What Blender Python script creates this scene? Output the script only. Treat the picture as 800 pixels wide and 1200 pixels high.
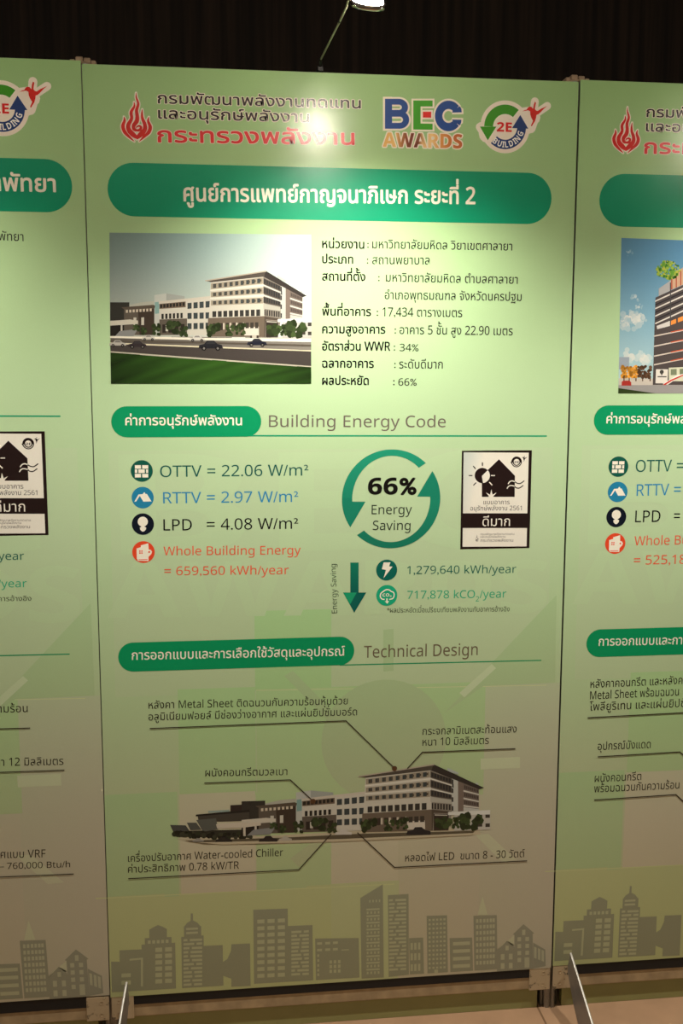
import bpy, bmesh, math, random
from mathutils import Vector, Matrix
for o in list(bpy.data.objects): bpy.data.objects.remove(o)
S = bpy.context.scene
COL = S.collection
random.seed(7)

# ------------------------------------------------------------------ camera, world, lights, exposure
F_PX, CX, CY, CZ, YAW, PITCH, ROLL = 1190.704, -.235717, -2.098953, 1.447496, .116457, -.133179, .001631
_cy, _sy, _cp, _sp = math.cos(YAW), math.sin(YAW), math.cos(PITCH), math.sin(PITCH)
_f = Vector((_sy*_cp, _cy*_cp, _sp)); _r = Vector((_cy, -_sy, 0)); _u = _r.cross(_f)
RIGHT = _r*math.cos(ROLL) + _u*math.sin(ROLL); UP = -_r*math.sin(ROLL) + _u*math.cos(ROLL); FWD = _f
CAM = Vector((CX, CY, CZ))
cd = bpy.data.cameras.new('camera'); cam = bpy.data.objects.new('camera', cd); COL.objects.link(cam)
cd.sensor_fit = 'VERTICAL'; cd.sensor_height = 36; cd.lens = 36*F_PX/1200; cd.clip_start = .05
cam.matrix_world = Matrix(((RIGHT.x, UP.x, -FWD.x, CX), (RIGHT.y, UP.y, -FWD.y, CY), (RIGHT.z, UP.z, -FWD.z, CZ), (0, 0, 0, 1)))
S.camera = cam
W = bpy.data.worlds.new('hall_ambience'); S.world = W; W.use_nodes = True
W.node_tree.nodes['Background'].inputs[0].default_value = (1.0, .84, .64, 1)
W.node_tree.nodes['Background'].inputs[1].default_value = .085
def area(name, loc, aim, size, power, color):
    d = bpy.data.lights.new(name, 'AREA'); d.shape = 'RECTANGLE'; d.size, d.size_y = size; d.energy = power; d.color = color
    o = bpy.data.objects.new(name, d); COL.objects.link(o); o.location = loc
    o.rotation_euler = (Vector(aim)-Vector(loc)).to_track_quat('-Z', 'Y').to_euler(); return o
area('hall_ceiling_light', (.3, -4.2, 3.6), (0, 0, .6), (3, 1.5), 15, (1.0, .83, .62))
SPOT_W = 53.0
SPOT_COL = (1.0, .955, .87)
S.view_settings.view_transform = 'Standard'; S.view_settings.look = 'None'
S.view_settings.exposure = 0.0; S.view_settings.gamma = 1; S.view_settings.use_curve_mapping = False

# ------------------------------------------------------------------ helpers
def ray(px, py): return RIGHT*((px-400)/F_PX) - UP*((py-600)/F_PX) + FWD
def on_board(px, py, y=0.0):                      # a point of the photograph on the plane of the boards -> (x, z)
    d = ray(px, py); t = (y-CAM.y)/d.y; p = CAM + d*t; return Vector((p.x, p.z))
def at_depth(px, py, y):
    d = ray(px, py); t = (y-CAM.y)/d.y; return CAM + d*t
def lin(c):
    return tuple((v/255/12.92 if v/255 <= .04045 else ((v/255+.055)/1.055)**2.4) for v in c[:3])

def nodes(name):
    m = bpy.data.materials.new(name); m.use_nodes = True; nt = m.node_tree; return m, nt, nt.nodes['Principled BSDF']
def simple(name, col, rough=.5, metal=0., noise=.0, scale=20., bump=0., emit=None):
    m, nt, b = nodes(name); c = lin(col)
    b.inputs['Roughness'].default_value = rough; b.inputs['Metallic'].default_value = metal
    tc = nt.nodes.new('ShaderNodeTexCoord'); nz = nt.nodes.new('ShaderNodeTexNoise'); nz.inputs['Scale'].default_value = scale; nz.inputs['Detail'].default_value = 6
    nt.links.new(tc.outputs['Object'], nz.inputs['Vector'])
    rp = nt.nodes.new('ShaderNodeValToRGB'); rp.color_ramp.elements[0].position = .3; rp.color_ramp.elements[1].position = .7
    rp.color_ramp.elements[0].color = (*[v*(1-noise) for v in c], 1); rp.color_ramp.elements[1].color = (*[min(1, v*(1+noise*.4)) for v in c], 1)
    nt.links.new(nz.outputs['Fac'], rp.inputs['Fac']); nt.links.new(rp.outputs['Color'], b.inputs['Base Color'])
    if bump:
        bp = nt.nodes.new('ShaderNodeBump'); bp.inputs['Strength'].default_value = bump; bp.inputs['Distance'].default_value = .002
        nt.links.new(nz.outputs['Fac'], bp.inputs['Height']); nt.links.new(bp.outputs['Normal'], b.inputs['Normal'])
    if emit:
        b.inputs['Emission Color'].default_value = (*lin(emit[0]), 1); b.inputs['Emission Strength'].default_value = emit[1]
    return m

# printed vinyl: ink colour from the mesh, a faint woven grain, a satin gloss
def print_material():
    m, nt, b = nodes('printed_vinyl')
    at = nt.nodes.new('ShaderNodeAttribute'); at.attribute_name = 'ink'
    tc = nt.nodes.new('ShaderNodeTexCoord'); mp = nt.nodes.new('ShaderNodeMapping'); mp.inputs['Scale'].default_value = (420, 420, 14)
    nt.links.new(tc.outputs['Object'], mp.inputs['Vector'])
    nz = nt.nodes.new('ShaderNodeTexNoise'); nz.inputs['Scale'].default_value = 1; nz.inputs['Detail'].default_value = 3
    nt.links.new(mp.outputs['Vector'], nz.inputs['Vector'])
    fn = nt.nodes.new('ShaderNodeTexNoise'); fn.inputs['Scale'].default_value = 650; fn.inputs['Detail'].default_value = 2
    nt.links.new(tc.outputs['Object'], fn.inputs['Vector'])
    mr = nt.nodes.new('ShaderNodeMapRange'); mr.inputs['To Min'].default_value = .93; mr.inputs['To Max'].default_value = 1.07
    nt.links.new(fn.outputs['Fac'], mr.inputs['Value'])
    mx = nt.nodes.new('ShaderNodeVectorMath'); mx.operation = 'SCALE'
    nt.links.new(at.outputs['Color'], mx.inputs[0]); nt.links.new(mr.outputs['Result'], mx.inputs['Scale'])
    nt.links.new(mx.outputs['Vector'], b.inputs['Base Color'])
    b.inputs['Roughness'].default_value = .255
    b.inputs['IOR'].default_value = 1.5
    bp = nt.nodes.new('ShaderNodeBump'); bp.inputs['Strength'].default_value = .10; bp.inputs['Distance'].default_value = .0006
    nt.links.new(nz.outputs['Fac'], bp.inputs['Height']); nt.links.new(bp.outputs['Normal'], b.inputs['Normal'])
    return m
PRINT = print_material()

def link(name, me, parent=None, mat=None):
    o = bpy.data.objects.new(name, me); COL.objects.link(o)
    if mat and me and not me.materials: me.materials.append(mat)
    if parent: o.parent = parent
    return o
def tag(o, label, cat, group=None, kind=None):
    if label: o['label'] = label
    if cat: o['category'] = cat
    if group: o['group'] = group
    if kind: o['kind'] = kind
    return o
def mesh_of(bm, name, smooth=False):
    me = bpy.data.meshes.new(name); bm.normal_update(); bm.to_mesh(me); bm.free()
    if smooth:
        for p in me.polygons: p.use_smooth = True
    return me
def box(bm, x0, x1, y0, y1, z0, z1, bevel=0.):
    r = bmesh.ops.create_cube(bm, size=1)
    vs = r['verts']
    for v in vs: v.co = Vector(((x0+x1)/2+v.co.x*(x1-x0), (y0+y1)/2+v.co.y*(y1-y0), (z0+z1)/2+v.co.z*(z1-z0)))
    if bevel:
        es = list({e for v in vs for e in v.link_edges})
        bmesh.ops.bevel(bm, geom=es, offset=bevel, segments=2, profile=.5, affect='EDGES')
def tube(bm, pts, rad, seg=10, cap=True):
    pts = [Vector(p) for p in pts]; rings = []
    rads = rad if isinstance(rad, (list, tuple)) else [rad]*len(pts)
    prev = None
    for i, p in enumerate(pts):
        d = (pts[min(i+1, len(pts)-1)]-pts[max(i-1, 0)]).normalized()
        a = d.orthogonal().normalized() if prev is None else (prev-d*prev.dot(d)).normalized()
        prev = a; b = d.cross(a)
        rings.append([bm.verts.new(p+(a*math.cos(2*math.pi*k/seg)+b*math.sin(2*math.pi*k/seg))*rads[i]) for k in range(seg)])
    for A, B in zip(rings, rings[1:]):
        for k in range(seg): bm.faces.new((A[k], A[(k+1) % seg], B[(k+1) % seg], B[k]))
    if cap: bm.faces.new(rings[0][::-1]); bm.faces.new(rings[-1])
def lathe(bm, prof, seg=32, M=None):               # prof: (radius, height) along local z
    rings = []
    for r, h in prof:
        rings.append([bm.verts.new((M or Matrix()) @ Vector((r*math.cos(2*math.pi*k/seg), r*math.sin(2*math.pi*k/seg), h))) for k in range(seg)])
    for A, B in zip(rings, rings[1:]):
        for k in range(seg): bm.faces.new((A[k], A[(k+1) % seg], B[(k+1) % seg], B[k]))
    return rings

# ------------------------------------------------------------------ lettering
UPPER = set('ิีึืั'); TONE = set('่้๊๋์')
_m0 = bpy.data.materials.new('lettering_plain'); _m1 = bpy.data.materials.new('lettering_raised')
_cache = {}
def sans(s, bold):                                   # plain sans capitals, small letters and figures of the built-in symbol alphabet
    out = []
    for ch in s:
        if 'A' <= ch <= 'Z': ch = chr((0x1D5D4 if bold else 0x1D5A0)+ord(ch)-65)
        elif 'a' <= ch <= 'z': ch = chr((0x1D5EE if bold else 0x1D5BA)+ord(ch)-97)
        elif '0' <= ch <= '9': ch = chr((0x1D7EC if bold else 0x1D7E2)+ord(ch)-48)
        elif ch == ',': ch = '\u201a'
        out.append(ch)
    return ''.join(out)
def glyphs(s, heavy=False):
    s = sans(s, heavy)
    if s not in _cache: _cache[s] = _glyphs(s)
    return _cache[s]
def _glyphs(s, off=0.):
    cu = bpy.data.curves.new('lettering', 'FONT'); cu.body = s; cu.size = 1; cu.offset = off; cu.resolution_u = 3
    cu.materials.append(_m0); cu.materials.append(_m1)
    for i, ch in enumerate(s):
        if ch in TONE and i and s[i-1] in UPPER: cu.body_format[i].material_index = 1
    o = bpy.data.objects.new('lettering', cu); COL.objects.link(o)
    dg = bpy.context.evaluated_depsgraph_get(); dg.update()
    me = bpy.data.meshes.new_from_object(o.evaluated_get(dg))
    V = [v.co.copy() for v in me.vertices]; Fc = [tuple(p.vertices) for p in me.polygons]
    up = set()
    for p in me.polygons:
        if p.material_index == 1: up.update(p.vertices)
    for i in up: V[i].y += RAISE
    bpy.data.objects.remove(o); bpy.data.curves.remove(cu); bpy.data.meshes.remove(me)
    return V, Fc
RAISE = .2
def _height(ch):
    V, _ = glyphs(ch); return max(v.y for v in V)-min(v.y for v in V)
H_LAT, H_THAI = _height('H'), _height('น')
def is_thai(s): return any('\u0e00' <= c <= '\u0e7f' for c in s)

LAYER = .00004
class Art:
    """Flat inked shapes lying on a board, in the board's own x, z (metres); photographed points are turned into x, z first."""
    def __init__(self, ox=0., map=None): self.V = []; self.F = []; self.C = []; self.ox = ox; self.map = map; self.done = []; self.n = 0; self.clip = None
    def depth(self, layer):                          # each shape a hair above the one laid before it
        self.n += 1; return -LAYER*layer - 1.2e-6*(self.n % 32)
    def part(self): self.done.append((self.V, self.F, self.C)); self.V, self.F, self.C = [], [], []
    def q(self, p):
        if self.map: p = self.map(p)
        v = on_board(*p); return Vector((v.x-self.ox, v.y))
    def raw(self, pts, col, layer):                # pts in metres
        if self.clip and not isinstance(col, list):  # keep a print's shapes inside its own edge
            for ax, lim, sg in ((0, self.clip[0], 1), (0, self.clip[1], -1), (1, self.clip[2], 1), (1, self.clip[3], -1)):
                out = []
                for i in range(len(pts)):
                    a, b = pts[i-1], pts[i]; da, db = (a[ax]-lim)*sg, (b[ax]-lim)*sg
                    if (da < 0) != (db < 0): t = da/(da-db); out.append((a[0]+(b[0]-a[0])*t, a[1]+(b[1]-a[1])*t))
                    if db >= 0: out.append((b[0], b[1]))
                pts = out
                if len(pts) < 3: return
        n = len(self.V); y = 0. if layer == 0 else self.depth(layer); self.V += [(p[0], y, p[1]) for p in pts]
        idx = list(range(n, n+len(pts)))
        a = sum(pts[i][0]*pts[(i+1) % len(pts)][1]-pts[(i+1) % len(pts)][0]*pts[i][1] for i in range(len(pts)))
        if a < 0: idx.reverse()
        self.F.append(idx)
        if isinstance(col, list): cs = [lin(c) for c in col]
        else: cs = [lin(col)]*len(pts)
        if a < 0: cs = cs[::-1]
        self.C.append(cs)
    def poly(self, pts, col, layer): self.raw([self.q(p) for p in pts], col, layer)
    def rect(self, x0, y0, x1, y1, col, layer):
        a, b = self.q((x0, y0)), self.q((x1, y1)); self.raw([(a.x, b.y), (b.x, b.y), (b.x, a.y), (a.x, a.y)], col, layer)
    def bands(self, tl, tr, br, bl, nx, ny, fn, layer):   # a sheet of colour cells, fn(u, v) -> ink
        TL, TR, BR, BL = map(self.q, (tl, tr, br, bl))
        P = lambda u, v: (TL*(1-u)+TR*u)*(1-v)+(BL*(1-u)+BR*u)*v
        for i in range(nx):
            for j in range(ny):
                us = [(i/nx, j/ny), ((i+1)/nx, j/ny), ((i+1)/nx, (j+1)/ny), (i/nx, (j+1)/ny)]
                self.raw([P(*u) for u in us], [fn(*u) for u in us], layer)
    def unit(self, x, y):                           # metres per photographed pixel at a point
        return ((self.q((x+1, y))-self.q((x, y))).length + (self.q((x, y+1))-self.q((x, y))).length)/2
    def disc(self, x, y, r, col, layer, n=40, sx=1., sy=1.):
        c = self.q((x, y)); k = self.unit(x, y)*r
        self.raw([(c.x+k*sx*math.cos(2*math.pi*i/n), c.y+k*sy*math.sin(2*math.pi*i/n)) for i in range(n)], col, layer)
    def sector(self, x, y, r0, r1, a0, a1, col, layer, n=30):
        c = self.q((x, y)); k = self.unit(x, y)
        for i in range(n):
            t0, t1 = [math.radians(a0+(a1-a0)*(i+d)/n) for d in (0, 1)]
            self.raw([(c.x+k*r*math.cos(t), c.y+k*r*math.sin(t)) for r, t in ((r0, t0), (r1, t0), (r1, t1), (r0, t1))], col, layer)
    def stroke(self, pts, w, col, layer, smooth=0, extra=0.):
        P = [self.q(p[:2]) for p in pts]; k = self.unit(*pts[0][:2])
        Ws = [(p[2] if len(p) > 2 else w)*k + extra*k for p in pts]
        if smooth:
            Q, R = [], []
            for i in range(len(P)-1):
                p0, p1, p2, p3 = P[max(i-1, 0)], P[i], P[i+1], P[min(i+2, len(P)-1)]
                for s in range(smooth):
                    t = s/smooth
                    Q.append(.5*((2*p1)+(p2-p0)*t+(2*p0-5*p1+4*p2-p3)*t*t+(3*p1-p0-3*p2+p3)*t**3)); R.append(Ws[i]*(1-t)+Ws[i+1]*t)
            Q.append(P[-1]); R.append(Ws[-1]); P, Ws = Q, R
        L = []
        for i in range(len(P)):
            if smooth or i in (0, len(P)-1):
                d = (P[min(i+1, len(P)-1)]-P[max(i-1, 0)]).normalized(); n = Vector((-d.y, d.x)); s = 1
            else:
                d1 = (P[i]-P[i-1]).normalized(); d2 = (P[i+1]-P[i]).normalized(); n = (Vector((-d1.y, d1.x))+Vector((-d2.y, d2.x))).normalized(); s = 1/max(.5, n.dot(Vector((-d1.y, d1.x))))
            L.append((P[i]+n*Ws[i]/2*s, P[i]-n*Ws[i]/2*s))
        for (a, b), (c, d) in zip(L, L[1:]): self.raw([a, b, d, c], col, layer)
        if extra:
            for e in (0, -1):
                self.raw([(P[e].x+Ws[e]/2*math.cos(i*math.pi/6), P[e].y+Ws[e]/2*math.sin(i*math.pi/6)) for i in range(12)], col, layer)
    def capsule(self, x0, y0, x1, y1, col, layer, n=20):  # two end columns of pixels at mid height
        A, B = self.q((x0, (y0[0]+y0[1])/2)), self.q((x1, (y1[0]+y1[1])/2))
        h = ((self.q((x0, y0[0]))-self.q((x0, y0[1]))).length+(self.q((x1, y1[0]))-self.q((x1, y1[1]))).length)/4
        z = (A.y+B.y)/2; pts = []
        for i in range(n+1): t = math.pi/2+math.pi*i/n; pts.append((A.x+h+h*math.cos(t), z+h*math.sin(t)))
        for i in range(n+1): t = -math.pi/2+math.pi*i/n; pts.append((B.x-h+h*math.cos(t), z+h*math.sin(t)))
        self.raw(pts, col, layer)
    def text(self, s, x0, y0, x1, y1, col, layer, h=None, bold=0., halo=None, heavy=False):
        V, Fc = glyphs(s, heavy)
        xa, xb = min(v.x for v in V), max(v.x for v in V)
        A, B = self.q((x0, y0)), self.q((x1, y1)); d = B-A; sx = d.length/(xb-xa); d.normalize(); n = Vector((-d.y, d.x))
        sy = sx
        if h: sy = h*self.unit(x0, y0)/(H_THAI if is_thai(s) else H_LAT)
        T = lambda v: A + d*((v.x-xa)*sx) + n*(v.y*sy)
        P = [T(v) for v in V]
        if halo:
            for i in range(14):
                o = d*math.cos(i*math.pi/7)*halo[1]*sy + n*math.sin(i*math.pi/7)*halo[1]*sy
                self._put([p+o for p in P], Fc, halo[0], layer-1, A, d, sx*(xb-xa))
        if bold:
            for i in range(8):
                o = d*math.cos(i*math.pi/4)*bold*sy + n*math.sin(i*math.pi/4)*bold*sy
                self._put([p+o for p in P], Fc, col, layer, A, d, sx*(xb-xa))
        self._put(P, Fc, col, layer, A, d, sx*(xb-xa))
    def _put(self, P, Fc, col, layer, A, d, L):
        n = len(self.V); y = self.depth(layer); self.V += [(p.x, y, p.y) for p in P]
        for f in Fc:
            a = sum(P[f[i]].x*P[f[(i+1) % len(f)]].y-P[f[(i+1) % len(f)]].x*P[f[i]].y for i in range(len(f)))
            g = f if a > 0 else f[::-1]
            self.F.append([n+i for i in g])
            self.C.append([lin(col((P[i]-A).dot(d)/L, P[i]) if callable(col) else col) for i in g])
    def mesh(self, name):
        if self.V: self.part()
        out = []
        for V, F, C in self.done:
            me = bpy.data.meshes.new(name); me.from_pydata(V, [], F)
            ca = me.color_attributes.new('ink', 'FLOAT_COLOR', 'CORNER')
            flat = []
            for cs in C:
                for c in cs: flat += [c[0], c[1], c[2], 1.]
            ca.data.foreach_set('color', flat); me.materials.append(PRINT); me.update(); out.append(me)
        return out[0] if len(out) == 1 else out

# ------------------------------------------------------------------ setting
def back_wall_material():
    m, nt, b = nodes('dark_grained_wall')
    tc = nt.nodes.new('ShaderNodeTexCoord'); mp = nt.nodes.new('ShaderNodeMapping'); mp.inputs['Scale'].default_value = (60, 60, 1.5)
    nz = nt.nodes.new('ShaderNodeTexNoise'); nz.inputs['Scale'].default_value = 1; nz.inputs['Detail'].default_value = 5
    rp = nt.nodes.new('ShaderNodeValToRGB'); rp.color_ramp.elements[0].position = .35; rp.color_ramp.elements[1].position = .75
    rp.color_ramp.elements[0].color = (.006, .0035, .002, 1); rp.color_ramp.elements[1].color = (.026, .014, .008, 1)
    nt.links.new(tc.outputs['Object'], mp.inputs['Vector']); nt.links.new(mp.outputs['Vector'], nz.inputs['Vector']); nt.links.new(nz.outputs['Fac'], rp.inputs['Fac'])
    nt.links.new(rp.outputs['Color'], b.inputs['Base Color']); b.inputs['Roughness'].default_value = .7; b.inputs['Specular IOR Level'].default_value = .2
    return m
bm = bmesh.new(); box(bm, -4, 4, .75, .87, 0, 3.4)
tag(link('wall_back', mesh_of(bm, 'wall_back'), None, back_wall_material()), 'dark brown wall with fine vertical grain behind the poster boards', 'wall', kind='structure')
def floor_material():
    m, nt, b = nodes('beige_floor_tile')
    tc = nt.nodes.new('ShaderNodeTexCoord'); mp = nt.nodes.new('ShaderNodeMapping'); mp.inputs['Location'].default_value = (.13, .35, 0)
    br = nt.nodes.new('ShaderNodeTexBrick'); br.offset = 0; br.inputs['Scale'].default_value = 1; br.inputs['Brick Width'].default_value = .6; br.inputs['Row Height'].default_value = .6; br.inputs['Mortar Size'].default_value = .0025
    br.inputs['Color1'].default_value = (*lin((176, 140, 108)), 1); br.inputs['Color2'].default_value = (*lin((170, 134, 102)), 1); br.inputs['Mortar'].default_value = (*lin((128, 98, 70)), 1)
    nt.links.new(tc.outputs['Object'], mp.inputs['Vector']); nt.links.new(mp.outputs['Vector'], br.inputs['Vector'])
    nz = nt.nodes.new('ShaderNodeTexNoise'); nz.inputs['Scale'].default_value = 14; nz.inputs['Detail'].default_value = 6; nt.links.new(tc.outputs['Object'], nz.inputs['Vector'])
    mr = nt.nodes.new('ShaderNodeMapRange'); mr.inputs['To Min'].default_value = .8; mr.inputs['To Max'].default_value = 1.15; nt.links.new(nz.outputs['Fac'], mr.inputs['Value'])
    mx = nt.nodes.new('ShaderNodeVectorMath'); mx.operation = 'SCALE'; nt.links.new(br.outputs['Color'], mx.inputs[0]); nt.links.new(mr.outputs['Result'], mx.inputs['Scale'])
    nt.links.new(mx.outputs['Vector'], b.inputs['Base Color']); b.inputs['Roughness'].default_value = .45
    return m
bm = bmesh.new(); box(bm, -4, 4, -4, .75, -.08, 0)
tag(link('floor', mesh_of(bm, 'floor'), None, floor_material()), 'beige tiled floor in front of and under the boards', 'floor', kind='structure')

# ------------------------------------------------------------------ poster ground
def mix(a, b, t): t = max(0, min(1, t)); return tuple(x*(1-t)+y*t for x, y in zip(a, b))
def ground(x, z):                                   # the paper's own printed wash, in board metres
    stops = [(.10, (186, 190, 146)), (.45, (192, 198, 158)), (.75, (184, 206, 156)), (1.1, (186, 213, 164)), (1.4, (186, 214, 165)), (1.75, (174, 207, 150)), (2.05, (152, 190, 124))]
    c = stops[-1][1]
    for (z0, c0), (z1, c1) in zip(stops, stops[1:]):
        if z <= z1: c = mix(c0, c1, (z-z0)/(z1-z0)); break
    if z < .9: c = mix(c, (190, 190, 158), max(0, (x-.1)/.35)*min(1, (.9-z)/.5)*.7)
    return c
PW = .4950; PT, PB = 2.0425, .1035
def poster_sheet():
    A = Art(); nx, nz = 10, 40
    def P(i, j): return (-PW+2*PW*i/nx, PB+(PT-PB)*j/nz)
    for i in range(nx):
        for j in range(nz):
            ps = [P(i, j), P(i+1, j), P(i+1, j+1), P(i, j+1)]; A.raw(ps, [ground(*p) for p in ps], 0)
    me = A.mesh('poster'); b = bmesh.new(); b.from_mesh(me); bmesh.ops.remove_doubles(b, verts=b.verts, dist=1e-6)
    es = [e for e in b.edges if e.is_boundary]
    r = bmesh.ops.extrude_edge_only(b, edges=es)
    for v in [g for g in r['geom'] if isinstance(g, bmesh.types.BMVert)]: v.co.y += .0012
    b.to_mesh(me); b.free(); return me

def gshift(x0, y0, x1, y1, dc, A, layer, nx=3, nz=4):     # a block of the watermark: the wash, a little lighter, greener or greyer
    a, b = A.q((x0, y0)), A.q((x1, y1))
    a.x, b.x = max(a.x, -PW), min(b.x, PW); b.y = max(b.y, PB)
    for i in range(nx):
        for j in range(nz):
            ps = [(a.x+(b.x-a.x)*(i+u)/nx, a.y+(b.y-a.y)*(j+v)/nz) for u, v in ((0, 1), (1, 1), (1, 0), (0, 0))]
            A.raw(ps, [tuple(max(0, min(255, g+d)) for g, d in zip(ground(*p), dc)) for p in ps], layer)
def gcol(A, pts, dc, layer):
    ps = [A.q(p) for p in pts]; A.raw(ps, [tuple(max(0, min(255, g+d)) for g, d in zip(ground(*p), dc)) for p in ps], layer)
def watermark():
    A = Art()
    GREEN, PALE = (-9, 2, -9), (4, 2, 4)
    gshift(127, 528, 640, 800, (3, -1, 3), A, 1, 4, 6)
    gshift(298, 716, 388, 806, (-12, 1, -12), A, 2)
    gshift(208, 808, 300, 931, GREEN, A, 2); gshift(300, 808, 566, 931, (-8, 1, -9), A, 2)
    gshift(115, 932, 210, 1050, (-12, 3, -8), A, 2); gshift(210, 931, 300, 1044, (11, -2, 9), A, 2)
    gshift(300, 929, 388, 1040, GREEN, A, 2); gshift(388, 928, 466, 1038, (10, -2, 9), A, 2)
    gshift(566, 803, 700, 1190, (3, -5, 4), A, 2, 3, 6); gshift(466, 935, 566, 1190, (6, -5, 5), A, 2, 3, 6)
    gshift(388, 1036, 466, 1190, (0, 2, -6), A, 2)
    gshift(112, 1052, 388, 1190, (0, 2, -11), A, 2, 4, 4)
    # fine pale seams of the blocks
    A.stroke([(112, 1053), (462, 1036)], 1.2, (200, 206, 150), 3); A.stroke([(300, 809), (640, 803)], .9, (205, 212, 160), 3)
    # turbine wheel and its blades
    c = A.q((450, 868)); k = A.unit(450, 868)*72
    n = 40; pts = [(c.x+k*math.cos(2*math.pi*i/n), c.y+k*math.sin(2*math.pi*i/n)) for i in range(n)]
    A.raw(pts, [tuple(v-9 for v in ground(*p)) for p in pts], 3)
    gcol(A, [(449, 738), (461, 737), (461, 786), (449, 787)], (-10, -9, -10), 3)
    gcol(A, [(333, 792), (343, 786), (392, 836), (382, 842)], (-10, -8, -10), 3)
    gcol(A, [(520, 836), (652, 697), (650, 800), (566, 804)], (-9, -6, -9), 3)
    gcol(A, [(538, 812), (576, 778), (581, 783), (544, 817)], (14, 8, 14), 4)
    gcol(A, [(563, 889), (609, 887), (609, 900), (563, 902)], (12, 10, 12), 4)
    gcol(A, [(556, 978), (572, 977), (605, 1008), (588, 1010)], (10, 8, 10), 4)
    gcol(A, [(340, 1006), (386, 972), (392, 978), (350, 1016)], (-8, -6, -8), 4)
    # very large pale capitals behind the figures
    A.text('BEC', 142, 650, 610, 640, lambda t, p: tuple(min(255, g+d) for g, d in zip(ground(p.x, p.y), PALE)), 3, h=118, heavy=True)
    A.text('AWARDS', 126, 724, 640, 718, lambda t, p: tuple(min(255, g+d) for g, d in zip(ground(p.x, p.y), PALE)), 3, h=66, heavy=True)
    return A.mesh('watermark')

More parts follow.
